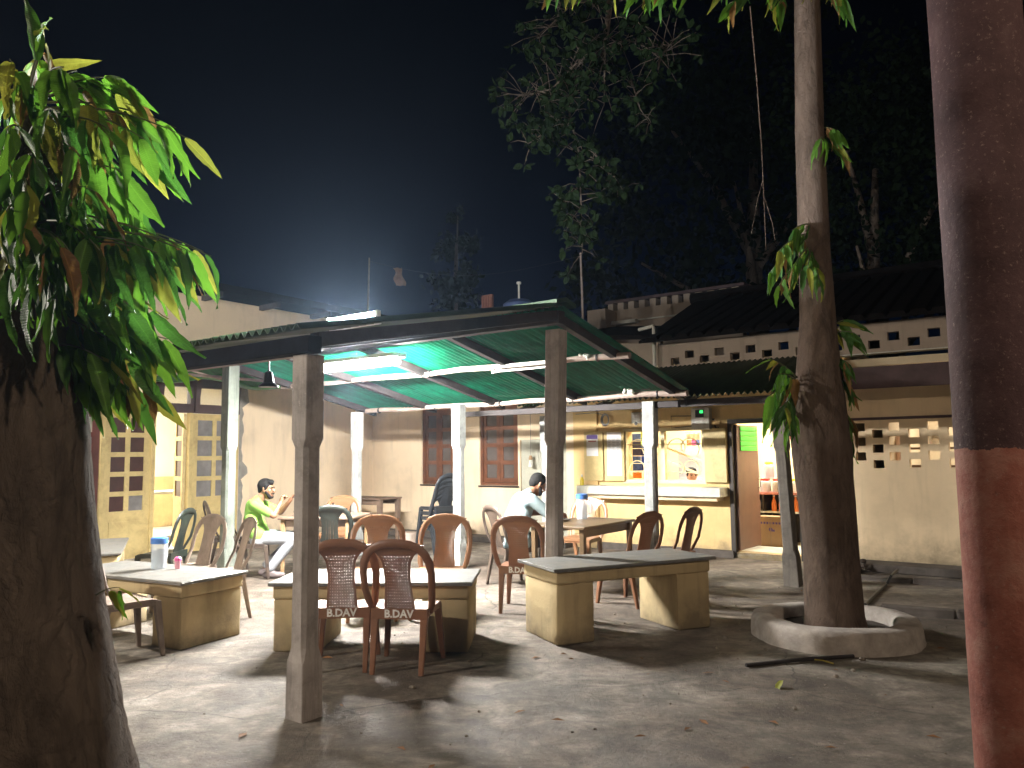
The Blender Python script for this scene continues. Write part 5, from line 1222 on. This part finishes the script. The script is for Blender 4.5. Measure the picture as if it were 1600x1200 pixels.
# --- near tree on the left
LT = thing('mast_tree', 'thick dark trunked tree with long drooping leaves close to the camera', 'tree', (-1.66, 2.62, 0), 0)
lr = [(0.0, 0.0, -0.02, 0.50), (0.0, 0.0, 0.25, 0.42), (-0.01, 0, 0.6, 0.345), (-0.03, 0, 1.0, 0.285), (-0.045, 0.0, 1.4, 0.255), (-0.06, 0, 1.75, 0.235), (-0.07, 0, 2.1, 0.20), (-0.05, 0, 2.5, 0.12), (-0.03, 0, 2.65, 0.05), (0, 0, 2.8, 0.012)]
trunk_mesh(lr, 64, 0.05, 3, 9).build('trunk', M['bark'], LT, smooth=True)
lc = crown_part('crown', LT)
LTp = Vector(LT.location); rr = random.Random(21); tw_ = MB()
ends = [(70, 68, 2.6), (15, 100, 2.5), (120, 118, 2.7), (175, 165, 2.7), (100, 150, 2.3), (150, 215, 2.4), (215, 185, 2.7), (275, 245, 2.75), (295, 262, 2.6), (225, 262, 2.4), (175, 250, 2.25), (85, 215, 2.25), (35, 180, 2.45), (125, 290, 2.2), (55, 300, 2.15), (200, 318, 2.35), (255, 295, 2.9), (150, 345, 2.2), (318, 408, 2.85), (330, 415, 2.6), (285, 405, 2.5), (245, 410, 2.3), (205, 400, 2.2), (155, 405, 2.15), (95, 400, 2.1), (35, 390, 2.1), (240, 500, 2.65), (200, 490, 2.4), (262, 545, 2.75), (225, 590, 2.7), (185, 555, 2.55), (160, 575, 2.5), (10, 250, 2.2), (20, 330, 2.3), (60, 130, 2.9), (10, 200, 2.9)]
for (px, py, Y) in ends:
    e = ray_at(px, py-(8 if py < 130 else 45 if py < 400 else 15), Y)-LTp
    s = Vector((-0.05, 0.0, min(2.75, max(1.75, e.z-0.05+0.25*rr.random()))))
    hanging_twig(lc, s, e, 7 if py < 380 else 7, 0.225 if py > 60 else 0.18, rr, droop=0.28, twigs=tw_, outer=0.45, keys=('leaf',)*6+('leaf_dark',)*(2 if py < 330 else 7)+('leaf_yellow',)*(3 if py < 300 else 1)+('leaf_copper',)*1)  # lower twigs get more dark leaves, shade put into the leaf colour
ends2 = [(30, 400, 2.05), (70, 415, 2.1), (110, 425, 2.15), (20, 455, 2.05), (60, 480, 2.12), (130, 450, 2.2), (90, 500, 2.2), (10, 360, 2.05), (40, 330, 2.1), (180, 455, 2.5), (215, 470, 2.55), (250, 450, 2.6), (285, 440, 2.7), (310, 430, 2.7), (165, 520, 2.6), (195, 520, 2.6), (225, 530, 2.65), (245, 570, 2.75), (210, 620, 2.7), (235, 640, 2.75), (180, 610, 2.6), (150, 630, 2.6), (30, 280, 2.6), (70, 260, 2.6), (110, 250, 2.65), (160, 290, 2.7), (210, 310, 2.75), (60, 350, 2.5), (100, 340, 2.55), (140, 380, 2.6), (180, 370, 2.7), (235, 360, 2.7)]
for (px, py, Y) in ends2:
    e = ray_at(px, py-30, Y)-LTp
    s = Vector((-0.05, 0.0, min(2.7, max(1.6, e.z+0.02+0.25*rr.random()))))
    hanging_twig(lc, s, e, 8, 0.215, rr, droop=0.25, twigs=tw_, outer=0.35, keys=('leaf',)*5+('leaf_dark',)*6+('leaf_yellow',)*1)
# water shoot low on the trunk
e0 = ray_at(150, 930, 2.42)-LTp; e1 = ray_at(188, 918, 2.42)-LTp
hanging_twig(lc, e0, e1, 6, 0.09, rr, droop=0.3, twigs=tw_, outer=0.3, keys=('leaf', 'leaf_yellow'), r=0.003)
more_leaves(lc); tw_.build('twigs', M['twig'], lc, smooth=True)['kind'] = 'stuff'

# --- tree on the right in its concrete ring
RTx, RTy = 2.55, 6.3
T2 = thing('mast_tree', 'tall straight tree growing from the round concrete planter on the right', 'tree', (RTx, RTy, 0), 0)
prof = [(0.02, 0.0, 0.26), (0.01, 0.19, 0.225), (0.01, 0.7, 0.21), (-0.02, 1.26, 0.223), (-0.03, 1.52, 0.234), (-0.05, 1.78, 0.226), (-0.03, 2.05, 0.184), (-0.01, 2.58, 0.14), (-0.01, 3.12, 0.126), (0.0, 4.23, 0.116), (0.03, 5.37, 0.105), (0.05, 6.6, 0.08), (0.05, 8.5, 0.03)]
trunk_mesh([(x, 0, z, r) for x, z, r in prof], 28, 0.035, 8, 6).build('trunk', M['bark_smooth'], T2, smooth=True)
c2_ = crown_part('crown', T2); T2p = Vector((RTx, RTy, 0)); tw_ = MB(); rr = random.Random(5)
K2 = ('leaf',)*5+('leaf_dark',)*4+('leaf_yellow',)*2+('leaf_copper',)*1
def twig2(sx, sy, ex, ey, Y, n_, ln=0.25, droop=0.2, r=0.008, outer=0.1):
    hanging_twig(c2_, ray_at(sx, sy, RTy-0.05)-T2p, ray_at(ex, ey, Y)-T2p, n_, ln, rr, droop, 0.7, K2, r, outer, tw_)
for a in ((1268, 350, 1238, 360, 6.1, 6), (1262, 365, 1215, 395, 6.0, 9), (1262, 370, 1200, 430, 6.15, 9), (1265, 385, 1235, 430, 5.9, 9), (1268, 390, 1262, 420, 5.9, 9), (1270, 395, 1280, 440, 5.95, 7), (1260, 400, 1215, 450, 6.0, 8),
          (1245, 590, 1200, 560, 6.0, 6), (1245, 595, 1215, 585, 5.95, 8), (1245, 600, 1200, 620, 6.05, 9), (1245, 610, 1225, 640, 6.0, 9), (1245, 620, 1205, 655, 6.05, 8), (1240, 640, 1232, 670, 6.1, 6),
          (1300, 510, 1318, 500, 6.2, 5), (1302, 520, 1335, 520, 6.1, 5), (1305, 560, 1322, 565, 6.15, 6), (1310, 590, 1325, 600, 6.2, 6), (1318, 640, 1328, 655, 6.2, 5), (1318, 660, 1330, 690, 6.3, 4),
          (1285, 200, 1310, 205, 6.1, 6), (1287, 210, 1318, 235, 6.2, 6), (1285, 215, 1282, 225, 5.95, 4)): twig2(*a)
for (ex, ey, Y, n_) in ((835, -30, 5.6, 8), (862, -25, 5.7, 8), (880, -35, 5.5, 7), (905, -40, 5.8, 6), (965, -30, 5.6, 8), (990, -15, 5.6, 9), (1005, -10, 5.5, 7), (1120, -25, 5.9, 7), (1140, 5, 5.9, 6), (1160, -30, 6.0, 6), (1205, -20, 6.0, 8), (1215, 10, 6.0, 6), (1300, -20, 6.1, 6), (1320, 0, 6.2, 6), (935, -40, 5.7, 6), (1080, -45, 5.8, 6), (1265, -45, 6.0, 6)):
    e = ray_at(ex, ey, Y)-T2p
    hanging_twig(c2_, (0.0, 0.0, e.z+0.45), e, n_, 0.26, rr, 0.12, 0.6, K2, 0.014, 0.75, tw_)
more_leaves(c2_); tw_.build('twigs', M['twig'], c2_, smooth=True)['kind'] = 'stuff'
# a thin vine hanging from the crown
vi = MB(); vi.tube([ray_at(1172, 10, 6.2)-T2p, ray_at(1182, 120, 6.2)-T2p, ray_at(1190, 230, 6.2)-T2p, ray_at(1197, 390, 6.2)-T2p], [0.005, 0.006, 0.004, 0.002], 5)
vi.tube([ray_at(1192, 280, 6.2)-T2p, ray_at(1182, 320, 6.2)-T2p, ray_at(1174, 365, 6.2)-T2p], 0.002, 5); vi.tube([ray_at(1195, 310, 6.2)-T2p, ray_at(1207, 350, 6.2)-T2p, ray_at(1211, 375, 6.2)-T2p], 0.002, 5)
vi.build('vine', M['bark_smooth'], T2)

# planter ring
pr_ = thing('planter_ring', 'low round concrete ring around the foot of the right tree', 'planter', (2.60, 6.38, 0), 0)
mb = MB(); n_ = 64; rr = random.Random(9); vs_, fs_ = [], []
pf = [(0.655, 0.0), (0.645, 0.05), (0.64, 0.12), (0.625, 0.155), (0.60, 0.165), (0.52, 0.17), (0.47, 0.165), (0.445, 0.14), (0.44, 0.0)]
for r, z in pf:
    for k in range(n_):
        a = 2*PI*k/n_; w = 1+0.012*math.sin(5*a+1)+0.008*math.sin(11*a+z*20)+rr.uniform(-0.006, 0.006)
        zz = z*(1+0.025*math.sin(3*a+0.5)+rr.uniform(-0.012, 0.012)) if z > 0 else -0.004
        vs_.append((r*w*math.cos(a), r*w*math.sin(a), zz))
for i in range(len(pf)-1):
    for k in range(n_):
        k2 = (k+1) % n_; fs_.append((i*n_+k, i*n_+k2, (i+1)*n_+k2, (i+1)*n_+k))
mb.add(vs_, fs_).build('ring_wall', M['ring'], pr_, smooth=True)
MB().lathe([(0.46, 0.0), (0.44, 0.075), (0.25, 0.09), (0.01, 0.10)], 28).build('soil', M['soil'], pr_, wobble=0.004)

# ------------------------------------------------------------------ trees beyond the buildings
def far_tree(name, label, loc, h, clumps, nleaf, lsize, mat, trunk_r, seed, limbs=5, hang=None, leafshape='round'):
    t = thing(name, label, 'tree', loc, 0, 'trees beyond the buildings')
    rr = random.Random(seed)
    tm = trunk_mesh([(0, 0, 0, trunk_r*1.3), (0.05, 0, h*0.25, trunk_r), (-0.1, 0.1, h*0.55, trunk_r*0.7), (0.05, 0, h*0.9, trunk_r*0.25)], 14, 0.06, seed, 3)
    for c in clumps:
        p = Vector(c[0]); s = Vector((0, 0, min(h*0.75, max(h*0.2, p.z*0.6))))
        m_ = s.lerp(p, 0.5)+Vector((0, 0, 0.08*(p-s).length)); tm.tube([s, m_, p], [trunk_r*0.45, trunk_r*0.28, trunk_r*0.1], 7)
    tm.build('trunk', M['bark'], t, smooth=True)
    vs_, fs_ = [], []
    tot = sum(c[1]**2 for c in clumps)
    for c, r in [(Vector(c[0]), c[1]) for c in clumps]:
        k = int(nleaf*r*r/tot); sub = [Vector((rr.gauss(0, 1), rr.gauss(0, 1), rr.gauss(0, 0.8))).normalized()*r*rr.uniform(0.35, 1.0) for _ in range(max(4, k//38))]
        for _ in range(k):
            q = c+rr.choice(sub)+Vector((rr.gauss(0, 1), rr.gauss(0, 1), rr.gauss(0, 1)))*r*0.13
            a = Vector((rr.gauss(0, 1), rr.gauss(0, 1), rr.gauss(0, 1)-0.6)).normalized(); b = a.orthogonal().normalized(); b = b*math.cos(rr.random()*6)+a.cross(b)*math.sin(rr.random()*6)
            l = lsize*rr.uniform(0.6, 1.2); i0 = len(vs_)
            vs_ += [q, q+a*l*0.5+b*l*0.3, q+a*l, q+a*l*0.5-b*l*0.3]; fs_.append((i0, i0+1, i0+2, i0+3))
    f = MB().add(vs_, fs_).build('crown', mat, t); f['kind'] = 'stuff'
    return t
# spreading fig whose branch hangs before the sky
FT = thing('fig_tree', 'fig tree with round leaves hanging down against the dark sky at centre', 'tree', (7.4, 18.5, 0), 0)
FTp = Vector((7.4, 18.5, 0)); ft = trunk_mesh([(0, 0, 0, 0.5), (0, 0, 3, 0.38), (-0.1, -0.3, 6, 0.30), (-0.1, -0.6, 10, 0.24), (-0.3, -1.5, 14, 0.16)], 16, 0.08, 4, 3)
rr = random.Random(33); fl = []
def fig_branch(pts_px, Y, r, n_, spread):
    pts = [ray_at(a, b, Y+0.25*math.sin(a*0.05+b*0.03))-FTp for a, b in pts_px]
    ft.tube(pts, [r*(1-0.75*k/(len(pts)-1)) for k in range(len(pts))], 6)
    L_ = len(pts)-1
    for _ in range(int(n_*1.7)):
        q = rr.random()*L_; i = min(L_-1, int(q)); p = pts[i].lerp(pts[i+1], q-i)
        c = p+Vector((max(-1.5, min(1.5, rr.gauss(0, 1))), max(-1.6, min(1.6, rr.gauss(0, 1.2))), max(-1.3, min(1.3, rr.gauss(0, 0.8)))))*spread
        ft.tube([p, p.lerp(c, 0.6)+Vector((0, 0, 0.03)), c], [0.007, 0.005, 0.003], 4)
        for k in range(rr.randint(4, 7)):
            a = Vector((rr.gauss(0, 1), rr.gauss(0, 1), rr.gauss(0, 1)-0.3)).normalized(); fl.append((c+a*0.02, a, rr.uniform(0.09, 0.145)))
ft.tube([(-0.3, -1.5, 13.6), ray_at(1130, -330, 14)-FTp, ray_at(985, -190, 12)-FTp, ray_at(960, -60, 10.2)-FTp, ray_at(945, 75, 10)-FTp], [0.16, 0.13, 0.10, 0.06, 0.03], 8)
fig_branch([(960, -60), (945, 75), (944, 165)], 10, 0.03, 26, 0.35)
fig_branch([(945, 75), (905, 100), (860, 140), (815, 150)], 10, 0.022, 46, 0.28)
fig_branch([(900, 100), (890, 180), (905, 240), (908, 320), (910, 395)], 10, 0.022, 44, 0.21)
fig_branch([(895, 150), (860, 200), (825, 225)], 10, 0.015, 24, 0.17)
fig_branch([(905, 235), (940, 255), (960, 285), (975, 300)], 10, 0.013, 20, 0.13)
fig_branch([(945, 75), (990, 60), (1030, 90), (1055, 60)], 10, 0.018, 34, 0.28)
fig_branch([(985, 120), (1000, 170), (1020, 200)], 10, 0.012, 12, 0.13)
fig_branch([(950, -20), (890, 10), (840, 60)], 10, 0.018, 30, 0.3)
fig_branch([(905, 290), (880, 320), (868, 300)], 10, 0.01, 10, 0.11)
ft.build('trunk', M['bark'], FT, smooth=True)
vs_, fs_ = [], []
for p, a, l in fl:
    b = a.orthogonal().normalized(); q = rr.random()*6.28; b = (b*math.cos(q)+a.cross(b)*math.sin(q)); nn_ = a.cross(b); i0 = len(vs_)
    for (u_, w_) in ((0, 0), (0.25, 0.27), (0.55, 0.31), (0.82, 0.17), (1, 0), (0.82, -0.17), (0.55, -0.31), (0.25, -0.27)): vs_.append(p+a*l*u_+b*l*w_+nn_*l*0.10*abs(w_)*3)
    fs_ += [(i0, i0+1, i0+2, i0+3, i0+4), (i0, i0+4, i0+5, i0+6, i0+7)]
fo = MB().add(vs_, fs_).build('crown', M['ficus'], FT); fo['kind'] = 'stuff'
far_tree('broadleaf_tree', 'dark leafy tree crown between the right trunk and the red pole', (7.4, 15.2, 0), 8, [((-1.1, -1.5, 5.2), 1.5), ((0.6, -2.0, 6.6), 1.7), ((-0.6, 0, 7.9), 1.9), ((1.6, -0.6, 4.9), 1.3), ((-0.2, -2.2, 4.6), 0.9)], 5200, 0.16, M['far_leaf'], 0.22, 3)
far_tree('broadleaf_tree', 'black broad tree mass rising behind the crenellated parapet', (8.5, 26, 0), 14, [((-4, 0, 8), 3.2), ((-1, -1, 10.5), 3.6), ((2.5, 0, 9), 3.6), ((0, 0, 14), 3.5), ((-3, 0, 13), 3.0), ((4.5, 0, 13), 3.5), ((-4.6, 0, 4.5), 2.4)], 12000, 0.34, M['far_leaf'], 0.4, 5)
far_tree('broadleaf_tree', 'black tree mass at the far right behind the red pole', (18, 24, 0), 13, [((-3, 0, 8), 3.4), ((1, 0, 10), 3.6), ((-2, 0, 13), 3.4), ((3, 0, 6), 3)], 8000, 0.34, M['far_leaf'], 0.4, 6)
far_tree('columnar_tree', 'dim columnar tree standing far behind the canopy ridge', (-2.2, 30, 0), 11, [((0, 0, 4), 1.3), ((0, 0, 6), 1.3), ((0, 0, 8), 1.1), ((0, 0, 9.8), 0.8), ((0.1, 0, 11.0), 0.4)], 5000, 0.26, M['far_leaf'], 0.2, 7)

# ------------------------------------------------------------------ things on and above the back roofs
def thin_pole(label, px, ptop, pbot, Y, r):
    a = ray_at(px[0], ptop, Y); b = ray_at(px[1], pbot, Y)
    o = thing('thin_pole', label, 'pole', (b.x, b.y, 0), 0)
    MB().tube([(0, 0, 3.0), ((a.x-b.x)*0.5, 0, (a.z+3.0)/2), (a.x-b.x, a.y-b.y, a.z)], [r, r, r*0.8], 7).build('shaft', M['pipe'], o, smooth='auto')
    MB().tube([(0, 0, 2.7), (0, 0, 3.05)], r*1.8, 7).build('socket', M['iron'], o)
    return o
thin_pole('thin bamboo pole standing on the roof above the tube light', (577, 573), 403, 480, 16.9, 0.022)
thin_pole('thin bamboo pole rising from the roof under the fig branch', (907, 912), 395, 485, 14.2, 0.022)
ln_ = thing('roof_line', 'dark wire strung between two bamboo poles above the roof', 'wire', (0, 0, 0))
a, b_ = ray_at(577, 408, 16.9), ray_at(907, 400, 14.2)
MB().tube([a.lerp(b_, k/12)-Vector((0, 0, 0.35*math.sin(PI*k/12))) for k in range(13)], 0.004, 4).build('wire', M['black'], ln_)
cl = thing('cloth_rag', 'rust coloured rag hanging from the wire in the night sky', 'cloth', (0, 0, 0))
q = a.lerp(b_, 0.155)-Vector((0, 0, 0.35*math.sin(PI*0.155)))
vs_, fs_ = [], []
for i in range(6):
    for j in range(9): vs_.append(q+Vector(((i/5-0.5)*0.20*(1-0.25*math.sin(j*0.8))+0.02*math.sin(j*1.1)+j*0.008, 0.04*math.sin(i*1.9+j*0.5), -j*0.05)))
for i in range(5):
    for j in range(8):
        k = i*9+j; fs_.append((k, k+9, k+10, k+1))
me = MB().add(vs_, fs_).mesh('rag', M['cloth'], smooth=True); link('rag', me, cl)
rb = thing('rust_board', 'rust red board leaning upright on the back roof', 'board', W(2.16, -1.0, 3.2), YAW)
MB().box(-0.13, 0.13, -0.03, 0.03, 0, 1.42).build('board', M['red_rust'], rb, bevel=0.005)
for k in range(4): MB().box(-0.12+k*0.062, -0.07+k*0.062, -0.04, -0.031, 0.02, 1.40).build('plank', M['red_rust'], rb)
dr = thing('water_drum', 'blue water drum with a white vent pipe on the back roof', 'tank', W(2.85, -1.1, 3.2), YAW)
MB().lathe([(0.30, 0), (0.32, 0.05), (0.32, 0.35), (0.34, 0.38), (0.32, 0.41), (0.32, 0.80), (0.34, 0.83), (0.32, 0.86), (0.31, 1.16), (0.2, 1.24), (0.05, 1.25)], 24).build('drum', M['tank'], dr, smooth='auto')
MB().tube([(0, 0, 1.25), (0, 0, 1.56)], 0.02, 8).build('vent_pipe', M['white_plastic'], dr); MB().lathe([(0.045, 0), (0.045, 0.04)], 10).build('vent_cap', M['white_plastic'], dr, loc=(0, 0, 1.56))
dr2 = thing('blue_bucket', 'dim blue bucket on the back roof left of the rust board', 'bucket', W(1.80, -1.1, 3.2), YAW)
MB().lathe([(0.12, 0), (0.16, 1.10), (0.17, 1.12), (0.15, 1.12)], 16).build('bucket', M['tank'], dr2, smooth='auto')

# ------------------------------------------------------------------ red pole in front on the right
rp = thing('painted_pole', 'thick pole painted maroon above and red below, nearest thing on the right', 'pole', (1.40, 2.2, 0), 0)
prf = []
for k in range(60): prf.append((0.122+0.004*math.sin(k*0.9)*0.2, k*0.1))
MB().lathe([(0.128, 0.0)]+[(r, 0.02+z) for r, z in prf], 40).build('shaft', M['pole'], rp, smooth='auto')
MB().lathe([(0.20, 0.0), (0.20, 0.03), (0.19, 0.05), (0.13, 0.06)], 30).build('base_collar', M['ring'], rp, smooth='auto')

# ------------------------------------------------------------------ street lamp that lights the yard from the left, outside the frame
def street_lamp(label, x, y, z, dx, power, col):
    o = thing('street_lamp', label, 'street lamp', (x-dx*0.9, y-0.2, 0), 0, 'street lamps')
    MB().tube([(0, 0, 0), (0, 0, 2.5), (0, 0, z+0.1)], [0.075, 0.06, 0.045], 12).build('pole', M['iron'], o, smooth='auto')
    MB().tube([(0, 0, z+0.05), (dx*0.3, 0.05, z+0.28), (dx*0.7, 0.15, z+0.22), (dx*0.85, 0.19, z+0.12)], 0.03, 8).build('arm', M['iron'], o, smooth='auto')
    MB().lathe([(0.02, 0.16), (0.10, 0.13), (0.16, 0.06), (0.17, 0.0), (0.155, 0.0), (0.14, 0.05), (0.09, 0.11)], 20, cap=False).build('hood', M['iron'], o, loc=(dx*0.9, 0.2, z+0.02), smooth='auto')
    MB().ball((dx*0.9, 0.2, z-0.01), 0.07, 14, 10).build('bulb', emit('street_bulb_glow', col, 40), o, smooth='auto')
    l_ = bpy.data.lights.new('street_lamp_light', 'POINT'); l_.energy = power; l_.color = col; l_.shadow_soft_size = 0.08
    q_ = bpy.data.objects.new('street_lamp_light', l_); COL.objects.link(q_); q_.location = (x, y, z-0.12)
street_lamp('street lamp on a steel pole at the left edge of the yard', -6.0, 3.05, 3.8, 1, STREET_W, (1.0, 0.92, 0.80))
street_lamp('street lamp on a steel pole behind the camera to the right', 3.4, -2.2, 4.7, -1, STREET2_W, (1.0, 0.80, 0.60))
bl = thing('bulkhead_lamp', 'bulkhead lamp on a bracket high on the left building', 'lamp', W(0.0, 8.2, 3.55), YAW)
MB().box(0.0, 0.03, -0.08, 0.08, -0.1, 0.1).build('back_plate', M['iron'], bl)
MB().tube([(0.03, 0, 0.0), (0.25, 0, 0.06), (0.4, 0, 0.03)], 0.018, 8).build('bracket', M['iron'], bl, smooth='auto')
MB().lathe([(0.02, 0.10), (0.09, 0.08), (0.12, 0.02), (0.11, 0.02), (0.03, 0.07)], 18, cap=False).build('hood', M['iron'], bl, loc=(0.42, 0, -0.02), smooth='auto')
MB().ball((0.42, 0, -0.03), 0.05, 12, 8).build('bulb', emit('bulkhead_glow', (1.0, 0.96, 0.88), 40), bl, smooth='auto')
ll = bpy.data.lights.new('bulkhead_lamp_light', 'POINT'); ll.energy = WALL_W; ll.color = (1.0, 0.95, 0.86); ll.shadow_soft_size = 0.06
lo = bpy.data.objects.new('bulkhead_lamp_light', ll); COL.objects.link(lo); lo.location = W(0.42, 8.2, 3.42)

# ------------------------------------------------------------------ on the ground
kr = MB(); rr = random.Random(2)
lt_ = MB()
for k in range(48):
    x = rr.uniform(-2.2, 2.4); y = rr.uniform(3.0, 6.0)
    if rr.random() < 0.35: x = rr.uniform(1.0, 4.5); y = rr.uniform(4, 9)
    a = rr.uniform(0, 6.28); l = rr.uniform(0.018, 0.045); w = l*rr.uniform(0.25, 0.5); c, s = math.cos(a), math.sin(a)
    h0 = 0.004
    pts = [(-l, 0, h0), (0, -w, h0+rr.uniform(0, 0.012)), (l, 0, h0+rr.uniform(0, 0.008)), (0, w, h0+rr.uniform(0, 0.012))]
    lt_.add([(x+p[0]*c-p[1]*s, y+p[0]*s+p[1]*c, p[2]) for p in pts], [(0, 1, 2), (0, 2, 3)])
tag(lt_.build('leaf_litter', M['dry_leaf']), 'scattered dry brown leaves on the yard concrete', 'leaf litter', kind='stuff')
gv = MB(); rr = random.Random(77)
for k in range(330):
    x = rr.uniform(-2.4, 5.5); y = rr.uniform(2.6, 9.0); q = rr.uniform(0.003, 0.011)*(2.0 if rr.random() < 0.04 else 1)
    if rr.random() < 0.4: x, y = 2.6+rr.gauss(0, 1.0), 6.4+rr.gauss(0, 0.9)
    if (x-2.6)**2+(y-6.38)**2 < 0.46: continue
    gv.ball((x, y, q*0.4), q, 5, 4, (rr.uniform(0.7, 1.3), rr.uniform(0.7, 1.3), 0.7))
tag(gv.build('grit', plain('yard_grit', (0.22, 0.185, 0.15), 0.9, 0.5, 40, src='World')), 'loose grit and crumbs scattered on the yard concrete', 'grit', kind='stuff')
gl = thing('fallen_leaf', 'fresh green leaf lying on the concrete left of the red pole', 'leaf', ray_at(1215, 1073, 1)*1.0)
gp = ray_at(1215, 1076, 1.0)-Vector((0, 0, EYE)); gp = Vector((0, 0, EYE))+gp*(-EYE/gp.z); gl.location = (gp.x, gp.y, 0.012)
o = link('blade', LV['leaf_yellow'][1], gl, (0.05, 0.06, 0.02), (0.3, 0.3, rad(230))); o.scale = (0.14, 0.2, 0.14)
ts = thing('dry_stalk', 'pale yellow stalk lying beside the planter ring', 'stalk', (2.18, 5.60, 0.012), rad(-50))
MB().tube([(-0.07, 0, 0.0), (0.0, 0.008, 0.004), (0.08, 0, 0.0)], 0.006, 6).build('stalk', plain('straw', (0.45, 0.36, 0.08), 0.7), ts)
hs = thing('drain_kerb', 'dark kerb of the drain running right of the planter ring', 'kerb', (4.1, 6.9, 0), rad(-33))
for k in range(4): MB().box(-0.8+k*0.62, -0.8+k*0.62+0.60, -0.06, 0.06, -0.01, 0.07+0.01*(k % 2)).build('kerb_stone', M['kerb'], hs, bevel=0.012, wobble=0.004)
hs2 = thing('drain_kerb', 'long dark kerb at the foot of the pierced wall', 'kerb', W(11.0, 1.0), YAW)
for k in range(6): MB().box(-1.9+k*0.66, -1.9+k*0.66+0.64, -0.06, 0.06, -0.01, 0.05+0.012*(k % 2)).build('kerb_stone', M['kerb'], hs2, bevel=0.012, wobble=0.004)
st2 = thing('loose_bar', 'dark bar lying on the concrete in front of the planter ring', 'bar', (2.02, 5.62, 0), rad(14))
MB().tube([(-0.42, 0, 0.012), (0, 0.01, 0.016), (0.45, 0.0, 0.012)], 0.014, 7).build('bar', M['timber'], st2, smooth='auto')
hz_ = thing('black_hose', 'black hose running across the drain behind the planter ring', 'hose', (0, 0, 0))
def gpt(px, py, z=0.015):
    d = FW+RT*((px-800)/1200)-UP*((py-600)/1200); return Vector((0, 0, EYE))+d*((z-EYE)/d.z)
MB().tube([gpt(1352, 945), gpt(1368, 928), gpt(1385, 913), gpt(1392, 900, 0.1), gpt(1402, 891, 0.12)], 0.016, 7).build('hose', M['black'], hz_, smooth='auto')
db_ = thing('debris_heap', 'small dark heap of debris at the wall foot behind the tree', 'debris', W(9.0, 0.55, 0), 0)
dm = MB(); rr = random.Random(14)
for k in range(26): dm.ball((rr.gauss(0, 0.16), rr.gauss(0, 0.1), 0.03+abs(rr.gauss(0, 0.05))), rr.uniform(0.03, 0.07), 6, 5, (1, 0.8, 0.6))
dm.build('debris', M['soil'], db_)['kind'] = 'stuff'

# ------------------------------------------------------------------ the damp night air
hzm = bpy.data.materials.new('night_air'); hzm.use_nodes = True; ht = hzm.node_tree; ht.nodes.clear()
pv = ht.nodes.new('ShaderNodeVolumePrincipled'); pv.inputs['Color'].default_value = (0.60, 0.78, 1.0, 1); pv.inputs['Density'].default_value = 0.00095; pv.inputs['Anisotropy'].default_value = 0.72
ho = ht.nodes.new('ShaderNodeOutputMaterial'); ht.links.new(pv.outputs[0], ho.inputs['Volume'])
hb_ = MB().box(-72, 72, -27, 92, -1.0, 24).build('haze', hzm); tag(hb_, 'thin damp night air glowing around the lamps', None, kind='stuff')
